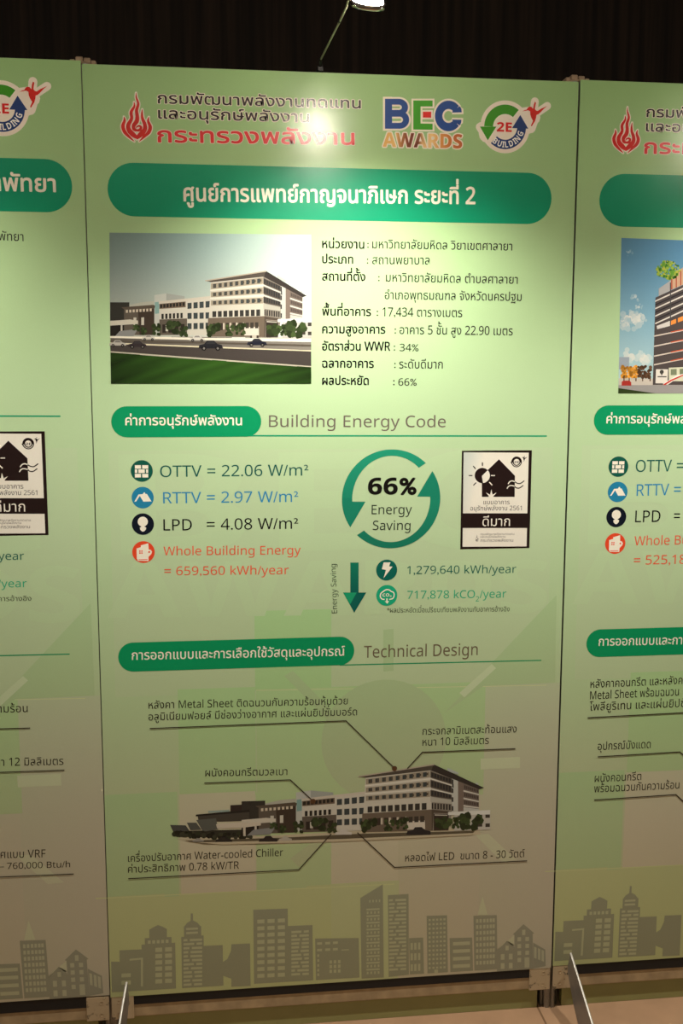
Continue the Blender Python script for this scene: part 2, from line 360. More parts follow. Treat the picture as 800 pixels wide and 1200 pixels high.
# ------------------------------------------------------------------ skyline along the foot of the poster
def skyline():
    A = Art(); INK = (-38, -40, -26); WIN = (-6, -8, -4)
    K = 190/800
    c4 = lambda x, y: (100+x*K, 1030+y*K); c5 = lambda x, y: (280+x*K, 1030+y*K); c6 = lambda x, y: (460+x*K, 1010+y*K)
    def foot(px): return 1163-(px-128)*(1163-1132)/(645-128)
    def g(p, dc):
        v = A.q(p); return tuple(max(0, a+d) for a, d in zip(ground(v.x, v.y), dc))
    def shape(pts, layer=5, dc=INK): A.poly(pts, [g(p, dc) for p in pts], layer)
    def block(f, x0, x1, top, lean=0):
        a, b = f(x0, top), f(x1, top-lean); shape([a, b, (b[0]+1.0, foot(b[0])), (a[0]+1.0, foot(a[0]))])
    def wins(f, xs, w, ys, h, skew=.05, jit=0):
        for y in ys:
            for x in xs:
                dx = random.uniform(-jit, jit); x_ = x+dx; yy = y-(x-xs[0])*skew
                shape([f(x_, yy), f(x_+w, yy-w*skew), f(x_+w, yy-w*skew+h), f(x_, yy+h)], 6, WIN)
    def bricks(f, x0, x1, y0, y1, step=20, h=11):
        y = y0; r = 0
        while y < y1:
            cut = x0+(x1-x0)*random.uniform(.25, .7); gap = 6; yy = y-(cut-x0)*.05
            shape([f(x0, y), f(cut-gap, yy), f(cut-gap, yy+h), f(x0, y+h)], 6, WIN); shape([f(cut+gap, yy), f(x1, yy-2), f(x1, yy-2+h), f(cut+gap, yy+h)], 6, WIN); y += step
    block(c4, 127, 170, 408); block(c4, 168, 280, 352, 5); block(c4, 277, 443, 324, 10); block(c4, 293, 425, 292, 6)
    shape([c4(315, 296), c4(315, 250), c4(336, 238), c4(358, 227), c4(382, 236), c4(402, 247), c4(402, 292)])
    wins(c4, [308, 330, 352, 374, 396], 14, [304], 16); wins(c4, [345, 393], 34, [340, 371, 402, 433, 464, 495], 21)
    wins(c4, [178], 46, [467, 503], 19)
    shape([c4(218, 394), c4(284, 388), c4(284, 530), c4(274, 530), c4(274, 398), c4(218, 403)], 6, WIN)
    block(c4, 473, 583, 286, 8); block(c4, 486, 571, 236, 4); shape([c4(484, 240), c4(500, 218), c4(526, 202), c4(552, 215), c4(572, 238)]); shape([c4(519, 206), c4(520, 170), c4(530, 170), c4(531, 206)])
    wins(c4, [497], 58, [242, 262], 10); bricks(c4, 484, 576, 297, 520)
    block(c4, 583, 677, 330, 4)
    shape([c4(677, 410), c4(700, 395), c4(718, 355), c4(720, 322), c4(812, 318), c4(815, 528), c4(720, 532), c4(720, 492), c4(680, 478), c4(677, 478)])
    block(c5, 70, 240, 152, 6); wins(c5, [90, 140, 191], 35, [201, 235, 268, 302, 336, 369, 402, 436, 469], 19)
    block(c5, 240, 362, 232, 5); bricks(c5, 258, 344, 257, 470, 19, 11)
    block(c5, 375, 590, 294, 3); wins(c5, [385, 425, 463], 24, [313, 345], 12); wins(c5, [386], 9, [372, 396, 420, 444, 466], 13)
    wins(c5, [446, 467, 488], 12, [402, 425, 448], 16, .05); wins(c5, [505], 36, [348], 5)
    shape([c5(598, 94), c5(709, 26), c5(714, 486), c5(604, 492)])
    for r in range(10): wins(c5, [628], 65, [147+r*33], 8); wins(c5, [630, 648, 666, 684], 8, [161+r*33], 12)
    wins(c5, [642, 658, 674, 690], 6, [104], 12)
    A_ = lambda x, y: c6(x, y)
    shape([c5(734, 80), c6(78, 158), c6(80, 556), c5(738, 484)]); bricks(c6, -18, 66, 185, 545, 19, 10)
    block(c6, 80, 150, 376, 3); wins(c6, [88, 106, 125], 11, [400, 452, 505], 34)
    block(c6, 167, 268, 266, 3); wins(c6, [177, 196, 214, 232, 250], 10, [282+21.5*i for i in range(12)], 10); wins(c6, [205], 18, [532], 18)
    block(c6, 280, 392, 376, 3); wins(c6, [297], 84, [396, 433, 470, 507], 17)
    block(c6, 398, 513, 266, 4); wins(c6, [411, 428, 446, 462, 478, 492], 11, [283+29.5*i for i in range(8)], 18)
    shape([c6(418, 263), c6(443, 170), c6(468, 262)], 6, (10, 10, 10))
    shape([c6(513, 440), c6(562, 390), c6(612, 430), c6(612, 534), c6(514, 540)]); shape([c6(513, 436), c6(598, 362), c6(598, 410), c6(562, 388)], 4, (10, 9, 9))
    wins(c6, [533, 573], 18, [455, 500], 28, .04); wins(c6, [556], 16, [414], 22)
    shape([c6(600, 360), c6(592, 358), c6(645, 307), c6(698, 352), c6(690, 356), c6(692, 528), c6(602, 534)]); wins(c6, [615, 654], 18, [372, 406, 440, 474], 20, .04); wins(c6, [638], 16, [335], 26); wins(c6, [650], 24, [472], 50)
    shape([c6(692, 398), c6(752, 432), c6(754, 514), c6(692, 526)]); wins(c6, [697, 716, 734], 12, [418], 55, -.4)
    return A.mesh('skyline')

# ------------------------------------------------------------------ header
CREAM = (245, 232, 214); WHITE = (250, 246, 236)
def flame(A, f, k, red, halo):
    S_ = [[(203, 490, 6), (212, 550, 40), (187, 640, 58), (217, 730, 58), (290, 810, 38), (365, 877, 6)],
          [(592, 495, 6), (580, 560, 38), (612, 650, 58), (590, 730, 58), (520, 800, 40), (440, 877, 6)],
          [(360, 262, 6), (364, 330, 34), (316, 420, 50), (322, 520, 50), (272, 620, 66), (282, 700, 76), (340, 765, 84), (403, 820, 50), (403, 846, 4)],
          [(488, 375, 6), (484, 440, 30), (492, 520, 46), (528, 610, 60), (528, 690, 70), (468, 765, 84), (403, 820, 50)],
          [(392, 118, 5), (396, 190, 24), (425, 290, 40), (400, 390, 52), (410, 490, 60), (402, 560, 70), (355, 630, 62), (362, 685, 56), (405, 705, 36), (452, 695, 44), (470, 655, 40), (440, 634, 30), (402, 650, 20), (396, 674, 8)]]
    for s in S_:
        pts = [(*f(x, y), w*k) for x, y, w in s]
        if halo: A.stroke(pts, 1, halo, 6, 6, extra=34*k)
        A.stroke(pts, 1, red, 7, 6)
def emblem():
    A = Art(); flame(A, lambda x, y: (130+x*.075, 100+y*.075), .075, (212, 28, 22), CREAM); return A.mesh('flame_emblem')
def ministry():
    A = Art(); hb = (CREAM, .06)
    A.text('กรมพัฒนาพลังงานทดแทน', 185, 121, 422.4, 127, (40, 22, 20), 7, h=9.6, bold=.016, halo=hb)
    A.text('และอนุรักษ์พลังงาน', 185.5, 138.7, 362, 143.2, (40, 22, 20), 7, h=9.6, bold=.016, halo=hb)
    A.text('กระทรวงพลังงาน', 185, 166.4, 414.8, 169.4, (222, 40, 44), 7, h=13.4, bold=.024, halo=(CREAM, .05))
    return A.mesh('ministry_text')
def awards():
    A = Art(); K = .15; f = lambda x, y: (435+x*K, 105+y*K)
    NAVY, GRN, RED = (26, 70, 140), (62, 158, 32), (226, 34, 30)
    def bar(pts, c, l=7): A.poly([f(*p) for p in pts], c, l)
    B = [(106, 72, 106, 307)]
    for col, l, e in ((CREAM, 6, 16), (NAVY, 7, 0)):
        # B: stem and two bowls
        bar([(106-e, 72-e), (161, 72-e), (161, 306+e), (106-e, 306+e)], col, l)
        for y0, y1, xr in ((72, 168, 285), (205, 306, 294)):
            pass
    def bowl(cx, y0, y1, xr, th, col, l, e):
        cy = (y0+y1)/2; R = (y1-y0)/2+e; r = max(2, (y1-y0)/2-th-e); n = 16; ex = xr-cx+e
        out = [(cx+ex*math.sin(math.pi*i/n), cy-R*math.cos(math.pi*i/n)) for i in range(n+1)]
        inn = [(cx+max(2, ex-th*1.05-2*e)*math.sin(math.pi*i/n), cy-r*math.cos(math.pi*i/n)) for i in range(n+1)]
        for i in range(n): bar([out[i], out[i+1], inn[i+1], inn[i]], col, l)
        bar([(150, cy-R), (cx, cy-R), (cx, cy-r), (150, cy-r)], col, l); bar([(150, cy+r), (cx, cy+r), (cx, cy+R), (150, cy+R)], col, l)
    for col, l, e in ((CREAM, 6, 14), (NAVY, 7, 0)):
        bowl(215, 72, 205, 286, 46, col, l, e); bowl(222, 166, 306, 295, 46, col, l, e)
    for col, l, e in ((CREAM, 6, 14), (GRN, 7, 0)):
        bar([(327-e, 85-e), (478+e, 85-e), (478+e, 132+e), (384+e, 132+e), (384+e, 265-e), (478+e, 267-e), (478+e, 314+e), (327-e, 312+e)], col, l)
    bar([(388, 160), (480, 160), (480, 232), (388, 232)], CREAM, 6); bar([(402, 173), (467, 173), (467, 220), (402, 219)], RED)
    n = 30
    for col, l, e in ((CREAM, 6, 14), (NAVY, 7, 0)):
        for i in range(n):
            t = [math.radians(40+e*.4*-1+(280+e*.8)*(i+d)/n) for d in (0, 1)]
            bar([(602+R*math.cos(a), 206-R*1.13*math.sin(a)) for R, a in ((48-e, t[0]), (106+e, t[0]), (106+e, t[1]), (48-e, t[1]))], col, l)
        bar([(628, 180+e), (705+e, 178+e), (703+e, 150), (690, 130), (640, 160)], col, l); bar([(628, 234-e), (703+e, 236-e), (700+e, 262), (690, 280), (640, 250)], col, l)
    def gold(t, p):
        st = [(0, (226, 172, 92)), (.16, (240, 196, 120)), (.2, (196, 138, 78)), (.32, (126, 60, 34)), (.45, (112, 46, 26)), (.5, (236, 190, 130)), (.62, (244, 206, 140)), (.72, (226, 156, 82)), (.85, (206, 116, 52)), (1, (196, 100, 48))]
        for (a, ca), (b, cb) in zip(st, st[1:]):
            if t <= b: return mix(ca, cb, (t-a)/(b-a))
        return st[-1][1]
    A.text('AWARDS', 448.6, 171.7, 541, 173.8, gold, 7, h=15.8, bold=.012, halo=(CREAM, .075), heavy=True)
    return A.mesh('awards_logo')
BIRD = [(447, 150), (470, 138), (486, 134), (498, 115), (512, 108), (528, 112), (541, 128), (546, 95), (556, 66), (566, 76), (560, 105), (556, 128), (566, 142), (580, 146), (610, 126), (662, 103), (632, 128), (604, 158), (586, 174), (570, 180), (566, 205), (556, 236), (541, 258), (530, 277), (521, 272), (530, 252), (540, 230), (526, 205), (517, 178), (516, 150), (500, 140), (480, 144)]
def arrows(A, f, k, grn, navy, red, cream, halo=True):
    Z = f(303, 282); u = lambda v: v*k
    if halo:
        A.disc(*Z, u(218), cream, 5, 48)
        A.stroke([(*f(150, 340), u(150)), (*f(100, 280), u(80))], 1, cream, 5, extra=.1*k); A.stroke([f(85, 282), f(155, 392)], u(66), cream, 5, extra=.1*k); A.stroke([f(490, 300), f(430, 190)], u(90), cream, 5, extra=.1*k)
        for a, b, w in (((556, 66), (545, 150), 70), ((662, 103), (570, 165), 66), ((545, 150), (450, 165), 90), ((560, 170), (520, 290), 90), ((470, 230), (540, 200), 130)): A.stroke([f(*a), f(*b)], u(w), cream, 5, extra=.1*k)
    A.sector(*Z, u(106), u(184), 51, 180, grn, 7); A.poly([f(88, 279), f(228, 279), f(155, 396)], grn, 7)
    A.sector(*Z, u(106), u(184), -132, 3, navy, 7); A.poly([f(362, 292), f(500, 297), f(432, 180)], navy, 8)
    A.poly([f(*p) for p in BIRD], red, 7)
def badge():
    A = Art(); K = 110/800; f = lambda x, y: (550+x*K, 110+y*K)
    arrows(A, f, K, (58, 148, 22), (28, 56, 112), (216, 30, 20), CREAM)
    A.text('2E', *f(232, 320), *f(358, 324), (222, 30, 26), 8, h=10.4, bold=.012, heavy=True)
    # curved white word along the lower arc
    c = A.q(f(303, 282)); k = A.unit(*f(303, 282))*K; word = 'BUILDING'; angs = [-125.5, -108, -95, -84, -68, -54, -41, -21]
    for ch, a in zip(word, angs):
        V, Fc = glyphs(ch, True); w = (max(v.x for v in V)+min(v.x for v in V))/2; s = 50*k/H_LAT; t = math.radians(a)
        er = Vector((math.cos(t), math.sin(t))); et = Vector((-er.y, er.x))
        A._put([c + er*(170*k) - er*(v.y*s) + et*((v.x-w)*s*.84) for v in V], Fc, WHITE, 9, c, et, 1)
    return A.mesh('building_badge')
TEAL_D, TEAL = (10, 138, 92), (22, 168, 112)
PAPERWHITE = (248, 240, 220)
def banner():
    A = Art(); A.capsule(126, (190.5, 253.2), 646, (202.8, 263.2), (8, 146, 104), 6); return A.mesh('title_banner')
def title_centre():
    A = Art(); A.text('ศูนย์การแพทย์กาญจนาภิเษก ระยะที่ 2', 215.5, 235.6, 556.4, 239, PAPERWHITE, 7, h=15.5, bold=.02); return A.mesh('title_text')

# ------------------------------------------------------------------ the building, as drawn in the printed picture and in the cut-out below
DK, BR, CRM, GLS = (44, 42, 38), (104, 94, 82), (222, 216, 198), (66, 74, 74)
def building(A, T, L, dim=1.0):
    s = lambda c: tuple(v*dim for v in c)
    c = lambda x, y: T((120+x*.325, 260+y*.325)); m = lambda x, y: T((240+x*.1625, 310+y*.1625))
    P = lambda f, pts, col, l: A.poly([f(*p) for p in pts], s(col), L+l)
    def row(f, a, b, n, w, h0, h1, col, l):            # n windows between two points, heights h0..h1
        for i in range(n):
            t = (i+.5)/n; x = a[0]+(b[0]-a[0])*t; y = a[1]+(b[1]-a[1])*t; h = h0+(h1-h0)*t; dy = (b[1]-a[1])/(b[0]-a[0])*w/2
            P(f, [(x-w/2, y-dy), (x+w/2, y+dy), (x+w/2, y+dy+h), (x-w/2, y-dy+h)], col, l)
    # left blocks
    P(c, [(28, 290), (97, 290), (97, 356), (28, 356)], (58, 56, 50), 0); P(c, [(97, 300), (140, 290), (186, 286), (186, 306), (97, 312)], (196, 194, 176), 0)
    P(c, [(78, 313), (187, 306), (187, 408), (78, 408)], BR, 1); P(c, [(128, 320), (187, 312), (187, 408), (134, 408)], (70, 58, 48), 2); P(c, [(68, 308), (184, 299), (190, 303), (188, 312), (76, 314)], (96, 84, 70), 3)
    row(c, (82, 318), (180, 312), 8, 7, 10, 10, (226, 212, 186), 3); P(c, [(112, 345), (122, 345), (122, 372), (112, 372)], CRM, 3); P(c, [(140, 345), (150, 344), (150, 372), (140, 372)], CRM, 3)
    P(c, [(28, 372), (78, 372), (78, 412), (28, 412)], (40, 36, 32), 0); P(c, [(28, 357), (100, 352), (128, 356), (128, 368), (28, 374)], (226, 218, 198), 4); P(c, [(66, 372), (72, 372), (72, 405), (66, 405)], (220, 212, 194), 4)
    P(c, [(62, 394), (128, 386), (112, 412), (44, 414)], (150, 150, 146), 5)
    # glazed tower
    P(c, [(187, 264), (230, 258), (230, 292), (205, 296), (205, 404), (187, 404)], (206, 208, 196), 1); P(c, [(230, 258), (296, 268), (296, 284), (230, 292)], (176, 180, 170), 1); P(c, [(189, 290), (204, 288), (204, 330), (189, 332)], (140, 178, 170), 2)
    # middle wing
    P(c, [(205, 292), (392, 274), (392, 408), (205, 408)], CRM, 2); P(c, [(203, 287), (394, 267), (394, 275), (203, 296)], (222, 212, 192), 3)
    P(c, [(205, 296), (300, 287), (300, 308), (205, 314)], (122, 104, 86), 3); row(c, (206, 298), (298, 290), 8, 8, 13, 13, DK, 4)
    row(c, (210, 332), (292, 328), 6, 8, 19, 19, DK, 4); P(c, [(205, 352), (305, 348), (305, 408), (205, 408)], BR, 3); row(c, (212, 370), (300, 368), 4, 14, 30, 30, (52, 44, 38), 4); P(c, [(228, 372), (236, 372), (236, 394), (228, 394)], CRM, 5)
    for y in (293, 329, 366): row(c, (303, y), (390, y-8 if y < 300 else y-3), 4, 15, 21, 23, GLS, 4)
    # main block, front face
    P(m, [(42, 128), (420, 80), (434, 524), (22, 520)], CRM, 5)
    for (l0, l1), (r0, r1) in (((138, 178), (94, 138)), ((200, 236), (166, 210)), ((260, 296), (238, 280))):
        P(m, [(44, l0), (418, r0), (419, r1), (44, l1)], (172, 160, 138), 6)
        row(m, (50, l0+5), (408, r0+6), 9, 22, (l1-l0)-12, (r1-r0)-12, GLS, 7)
        for i in range(9):
            t = (i+1)/9; x = 44+374*t-8; y = l0+(r0-l0)*t; P(m, [(x-12, y+14), (x-2, y+12), (x-2, y+28), (x-12, y+30)], (92, 80, 66), 8)
    for (l, r) in ((182, 146), (240, 220)): P(m, [(38, l), (420, r), (420, r+9), (38, l+9)], (246, 240, 222), 8)
    row(m, (48, 338), (404, 323), 9, 28, 42, 48, (60, 58, 54), 7)
    P(m, [(22, 386), (428, 372), (434, 524), (22, 520)], (118, 104, 88), 6); row(m, (46, 424), (282, 418), 5, 26, 50, 54, (64, 54, 46), 7); row(m, (66, 424), (300, 418), 5, 12, 46, 48, (222, 210, 188), 8)
    P(m, [(285, 452), (388, 448), (390, 512), (285, 512)], (232, 222, 204), 7); row(m, (288, 420), (390, 416), 3, 24, 40, 44, (66, 60, 52), 8); P(m, [(326, 512), (386, 510), (388, 534), (326, 536)], (70, 60, 52), 9); P(m, [(340, 512), (372, 511), (372, 534), (340, 535)], (206, 198, 180), 10)
    # main block, right face
    P(m, [(420, 80), (548, 146), (548, 392), (526, 524), (434, 524)], (150, 142, 128), 5)
    for a0, a1, b0, b1 in ((98, 140, 154, 192), (160, 210, 206, 254), (232, 276, 262, 302)):
        P(m, [(421, a0), (544, b0), (544, b1), (421, a1)], (84, 76, 68), 6); row(m, (424, a0+6), (542, b0+4), 7, 10, a1-a0-14, b1-b0-12, (52, 54, 54), 7)
    for a, b in ((143, 198), (216, 260)): P(m, [(420, a), (546, b), (546, b+9), (420, a+10)], (236, 232, 216), 8)
    P(m, [(421, 280), (544, 308), (544, 336), (421, 318)], (196, 192, 176), 7); row(m, (424, 325), (542, 340), 7, 9, 42, 40, (50, 48, 46), 7)
    P(m, [(428, 372), (530, 388), (530, 404), (440, 396), (434, 524), (428, 524)], (92, 80, 68), 8); P(m, [(440, 404), (528, 410), (526, 524), (440, 524)], (58, 48, 42), 8); P(m, [(446, 408), (520, 414), (520, 420), (446, 416)], (214, 206, 190), 9)
    P(m, [(546, 140), (582, 158), (582, 392), (546, 392)], (212, 212, 200), 8); row(m, (548, 190), (556, 194), 1, 9, 26, 26, (56, 56, 54), 9)
    for y in (158, 222, 286, 350): P(m, [(545, y), (555, y+3), (555, y+36), (545, y+34)], (66, 66, 64), 9)
    P(m, [(582, 158), (614, 174), (614, 390), (582, 392)], (132, 116, 104), 8); P(m, [(614, 176), (704, 226), (704, 390), (614, 390)], (120, 108, 98), 8)
    for a, b in ((238, 270), (292, 320), (346, 366)): P(m, [(614, a), (704, b), (704, b+9), (614, a+12)], (226, 222, 208), 9)
    for a, b in ((204, 240), (258, 288), (314, 336)): row(m, (618, a), (702, b), 8, 6, 24, 20, (70, 60, 56), 9)
    P(m, [(614, 362), (704, 378), (704, 392), (614, 390)], (206, 206, 196), 9)
    # roofs
    P(m, [(0, 118), (440, 46), (446, 62), (426, 88), (46, 128)], (88, 80, 70), 9); P(m, [(0, 114), (440, 44), (444, 52), (2, 122)], (196, 182, 160), 10); P(m, [(440, 46), (734, 226), (704, 236), (426, 90)], (60, 54, 50), 9)
    P(m, [(520, 74), (584, 112), (584, 126), (540, 108), (522, 96)], (196, 204, 196), 8); P(m, [(686, 184), (702, 192), (700, 206), (686, 200)], (200, 206, 196), 8)
    # low right wing
    P(m, [(524, 394), (770, 388), (770, 420), (524, 416)], (240, 240, 230), 9); P(m, [(560, 416), (770, 418), (770, 530), (560, 530)], (210, 206, 194), 8)
    for x, y in ((698, 420), (742, 418), (698, 480), (742, 484), (580, 424), (630, 424)): P(m, [(x, y), (x+26, y), (x+26, y+26), (x, y+26)], (72, 66, 58), 9)
def bushes(A, T, L, dim=1.):
    rnd = random.Random(3)
    def tree(x, y, w, h, col):
        for _ in range(16):
            dx, dy = rnd.uniform(-1, 1), rnd.uniform(-1, 1); v = rnd.uniform(.7, 1.35)
            p = T((x+dx*w*.4, y+dy*h*.4)); n = 9; r0 = rnd.uniform(.14, .24)*w
            A.poly([(p[0]+r0*rnd.uniform(.7, 1.2)*math.cos(2*math.pi*i/n), p[1]+r0*rnd.uniform(.7, 1.2)*math.sin(2*math.pi*i/n)) for i in range(n)], tuple(c*v*dim for c in col), L)
    for t in ((183, 386, 11, 15), (203, 385, 17, 18), (215, 388, 10, 12), (168, 388, 8, 10), (250, 385, 16, 17), (269, 387, 10, 13), (281, 386, 12, 16), (320, 386, 18, 15), (334, 387, 12, 14), (347, 386, 22, 18), (160, 384, 8, 8)): tree(*t, (62, 78, 42))
def photo():
    A = Art(); T = lambda p: p
    def sky(u, v):
        a = mix(mix((124, 146, 142), (150, 178, 172), min(1, u*1.6)), (200, 214, 200), max(0, u-.45)*1.5)
        b = mix((164, 164, 150), (224, 228, 214), u)
        return mix(a, b, min(1, v*1.05)**1.2)
    A.bands((128.2, 272.6), (364.5, 275), (364.5, 400), (129, 396), 10, 8, sky, 6)
    A.bands((129.3, 394), (364.5, 396), (364.5, 449.7), (130, 449.7), 6, 2, lambda u, v: mix((92, 86, 78), (128, 122, 112), u), 6)
    building(A, T, 7, .88); bushes(A, T, 18, .8)
    Z = lambda x, y: (120+x*.1625, 360+y*.1625)
    A.poly([Z(55, 208), Z(800, 222), (364.5, 396.5), (364.5, 401), Z(800, 240), Z(55, 222)], (232, 224, 204), 17)
    A.poly([Z(57, 238), Z(800, 252), (364.5, 404), (364.5, 406), Z(800, 262), Z(57, 250)], (88, 80, 70), 17)
    A.poly([Z(57, 254), Z(690, 280), (364.5, 410.5), (364.5, 411.8), Z(690, 290), Z(57, 264)], (214, 204, 172), 17)
    A.poly([Z(57, 264), Z(690, 290), (364.5, 412), (364.5, 430), (129.5, 412.5)], (68, 62, 58), 17)
    A.poly([(129.5, 411.6), (364.5, 429), (364.5, 430.6), (129.5, 413.4)], (188, 180, 160), 18)
    A.bands((129.5, 413), (364.5, 430.3), (364.5, 449.7), (130, 449.7), 14, 5, lambda u, v: tuple(c*(.72+.5*math.sin(u*3.0)+.14*math.sin(u*37+v*11)) for c in (38, 66, 22)), 18)
    def car(x, y, s, col, l=20):
        A.poly([(x-11*s, y+1*s), (x-10.5*s, y-2*s), (x-6*s, y-3*s), (x-3.5*s, y-6*s), (x+2.5*s, y-6.2*s), (x+6*s, y-3*s), (x+10*s, y-2*s), (x+11*s, y+1*s)], col, l)
        A.poly([(x-4.5*s, y-3*s), (x-2.8*s, y-5.3*s), (x+2*s, y-5.5*s), (x+4.6*s, y-3*s)], tuple(c*.5+30 for c in col), l+1)
        for d in (-6.2, 6.2): A.disc(x+d*s, y+1*s, 2.1*s, (24, 22, 22), l+1, 14); A.disc(x+d*s, y+1*s, 1.0*s, (120, 116, 110), l+2, 10)
    car(174, 397, .72, (196, 190, 178)); car(138, 404, .9, (178, 172, 160)); car(161, 405.5, 1.0, (52, 44, 46)); car(231, 398, .85, (206, 200, 188)); car(247, 407, 1.3, (34, 34, 38)); car(301, 403.2, 1.05, (32, 34, 46))
    return A.mesh('building_photo')
def cutout():
    A = Art()
    # the same elevation, moved below: affine of pixels fitted on roof ridge, eaves, foot and left block
    T = lambda p: (508.3+(p[0]-311.8)*1.2335, 896+(p[1]-318)*1.0-(p[0]-311.8)*.0 + ((p[0]-311.8)*-.037))
    building(A, T, 7, .92); bushes(A, T, 18, .8)
    Z = lambda x, y: (190+x*.2625, 880+y*.2625)
    for pts, col, l in (([(35, 330), (105, 332), (122, 356), (48, 358)], (74, 76, 72), 7), ([(110, 320), (152, 320), (176, 352), (126, 354)], (84, 86, 80), 7), ([(152, 308), (240, 300), (250, 350), (182, 360)], (92, 94, 86), 8),
                        ([(48, 358), (390, 350), (390, 388), (64, 384)], (46, 46, 38), 6), ([(158, 285), (388, 268), (388, 312), (162, 318)], (70, 66, 58), 7), ([(150, 284), (390, 262), (390, 272), (150, 292)], (40, 38, 34), 8), ([(304, 242), (420, 236), (420, 282), (304, 300)], (52, 42, 38), 6),
                        ([(205, 268), (300, 262), (300, 272), (205, 276)], (150, 170, 160), 6), ([(240, 326), (360, 318), (440, 320), (440, 332), (360, 342), (245, 346)], (206, 196, 176), 12), ([(360, 318), (372, 318), (372, 380), (362, 380)], (206, 196, 176), 12)):
        A.poly([Z(*p) for p in pts], col, l)
    rnd = random.Random(11)
    for i in range(70):
        x = rnd.uniform(50, 400); A.disc(*Z(x, rnd.uniform(360, 386)+(x-50)*.012), rnd.uniform(1.6, 3.4), rnd.choice(((30, 34, 24), (44, 50, 34), (24, 26, 20), (56, 58, 44))), 9, 9)
    A.poly([(206, 983), (290, 980.5), (420, 974), (561, 970), (563, 978), (480, 984), (330, 989), (250, 989)], (196, 184, 154), 6)
    A.poly([(216, 985), (330, 981.5), (420, 977), (556, 973.5), (553, 977), (430, 984), (300, 989), (240, 989)], (92, 84, 66), 18)
    A.poly([(230, 987.2), (400, 983), (555, 976), (552, 978.5), (400, 986), (260, 989.5)], (196, 184, 154), 19)
    for x, y, s_, col in ((232, 985.5, .6, (150, 146, 136)), (262, 985.5, .9, (40, 38, 36)), (314, 985, 1., (44, 38, 38)), (334, 984, .7, (180, 174, 160)), (402, 977, .9, (206, 200, 188)), (490, 976.5, 1.3, (40, 38, 40))):
        A.poly([(x-11*s_, y+1.2*s_), (x-10*s_, y-2*s_), (x-5*s_, y-3*s_), (x-3*s_, y-5.6*s_), (x+3*s_, y-5.8*s_), (x+6*s_, y-3*s_), (x+11*s_, y-2*s_), (x+11*s_, y+1*s_)], col, 20)
    return A.mesh('building_cutout')

# ------------------------------------------------------------------ facts beside the picture
INKY, SOFT = (20, 17, 14), (36, 36, 28)
def facts():
    A = Art()
    rows = [('หน่วยงาน', 377.5, 290.5, 426.5, 291.5, 431, 'มหาวิทยาลัยมหิดล วิยาเขตศาลายา', 436, 291, 599.8, 293.6),
            ('ประเภท', 377.5, 308.3, 413.5, 309, 430.5, 'สถานพยาบาล', 436, 309.5, 503.2, 310),
            ('สถานที่ตั้ง', 377.5, 328.7, 427.8, 329.3, 443.8, 'มหาวิทยาลัยมหิดล ตำบลศาลายา', 452, 330, 606.3, 332.6),
            (None, 0, 0, 0, 0, None, 'อำเภอพุทธมณฑล จังหวัดนครปฐม', 450.6, 350.5, 610.8, 352.7),
            ('พื้นที่อาคาร', 377.5, 369.7, 434.3, 370.3, 442, '17,434 ตารางเมตร', 448, 370.6, 541.3, 371.6),
            ('ความสูงอาคาร', 377.5, 390.4, 451.2, 391, 463, 'อาคาร 5 ชั้น สูง 22.90 เมตร', 468, 391.4, 600.4, 392.9),
            ('อัตราส่วน WWR', 377.5, 410.6, 457, 411, 462, '34%', 468, 411.4, 490.2, 411.7),
            ('ฉลากอาคาร', 377.5, 430.7, 437.6, 431, 462.6, 'ระดับดีมาก', 467.5, 431.7, 518.5, 432),
            ('ผลประหยัด', 377.5, 450.9, 431.7, 451, 461.3, '66%', 466.5, 451.9, 488, 452)]
    for a, x0, y0, x1, y1, cx, b, u0, v0, u1, v1 in rows:
        if a: A.text(a, x0, y0, x1, y1, INKY, 7, h=8.0, bold=.018)
        if cx:
            for dy in (1.2, 5.6): A.disc(cx, v0-dy, .9, SOFT, 7, 10)
        A.text(b, u0, v0, u1, v1, SOFT, 7, h=8.4 if b[-1] == '%' else 8.0, bold=.004); A.part()
    return A.mesh('fact_line')

# ------------------------------------------------------------------ energy figures
def pill_energy():
    A = Art(); A.capsule(130.3, (475.5, 512.6), 306, (476.5, 511.8), (10, 150, 96), 6); return A.mesh('section_pill')
def pill_energy_text():
    A = Art(); A.text('ค่าการอนุรักษ์พลังงาน', 147, 498.2, 283.3, 498.2, PAPERWHITE, 7, h=9.0, bold=.014); return A.mesh('pill_text')
def heading_energy():
    A = Art(); A.text('Building Energy Code', 315, 500.3, 522, 500.6, (112, 102, 92), 7, h=13.6); return A.mesh('section_heading')
def rule_energy():
    A = Art(); A.stroke([(290, 510.6), (640.5, 511)], 1.7, (18, 160, 112), 5); return A.mesh('section_rule')
def icon_brick():
    A = Art(); K = 80/686; f = lambda x, y: (150+x*K, 530+y*K); A.disc(*f(138, 188), 12.8, (20, 88, 72), 6)
    for y0, y1, xs in ((130, 165, ((68, 130), (142, 203))), (172, 208, ((68, 92), (103, 168), (180, 203))), (217, 253, ((68, 130), (142, 203)))):
        for a, b in xs: A.rect(*f(a, y0), *f(b, y1), PAPERWHITE, 7)
    return A.mesh('brick_icon')
def icon_roof():
    A = Art(); K = 80/686; f = lambda x, y: (150+x*K, 530+y*K); A.disc(*f(147, 456), 12.8, (36, 130, 168), 6)
    A.poly([f(*p) for p in ((64, 496), (104, 424), (150, 420), (156, 404), (170, 404), (172, 418), (190, 420), (236, 494), (154, 496), (118, 438), (80, 496))], PAPERWHITE, 7); return A.mesh('roof_icon')
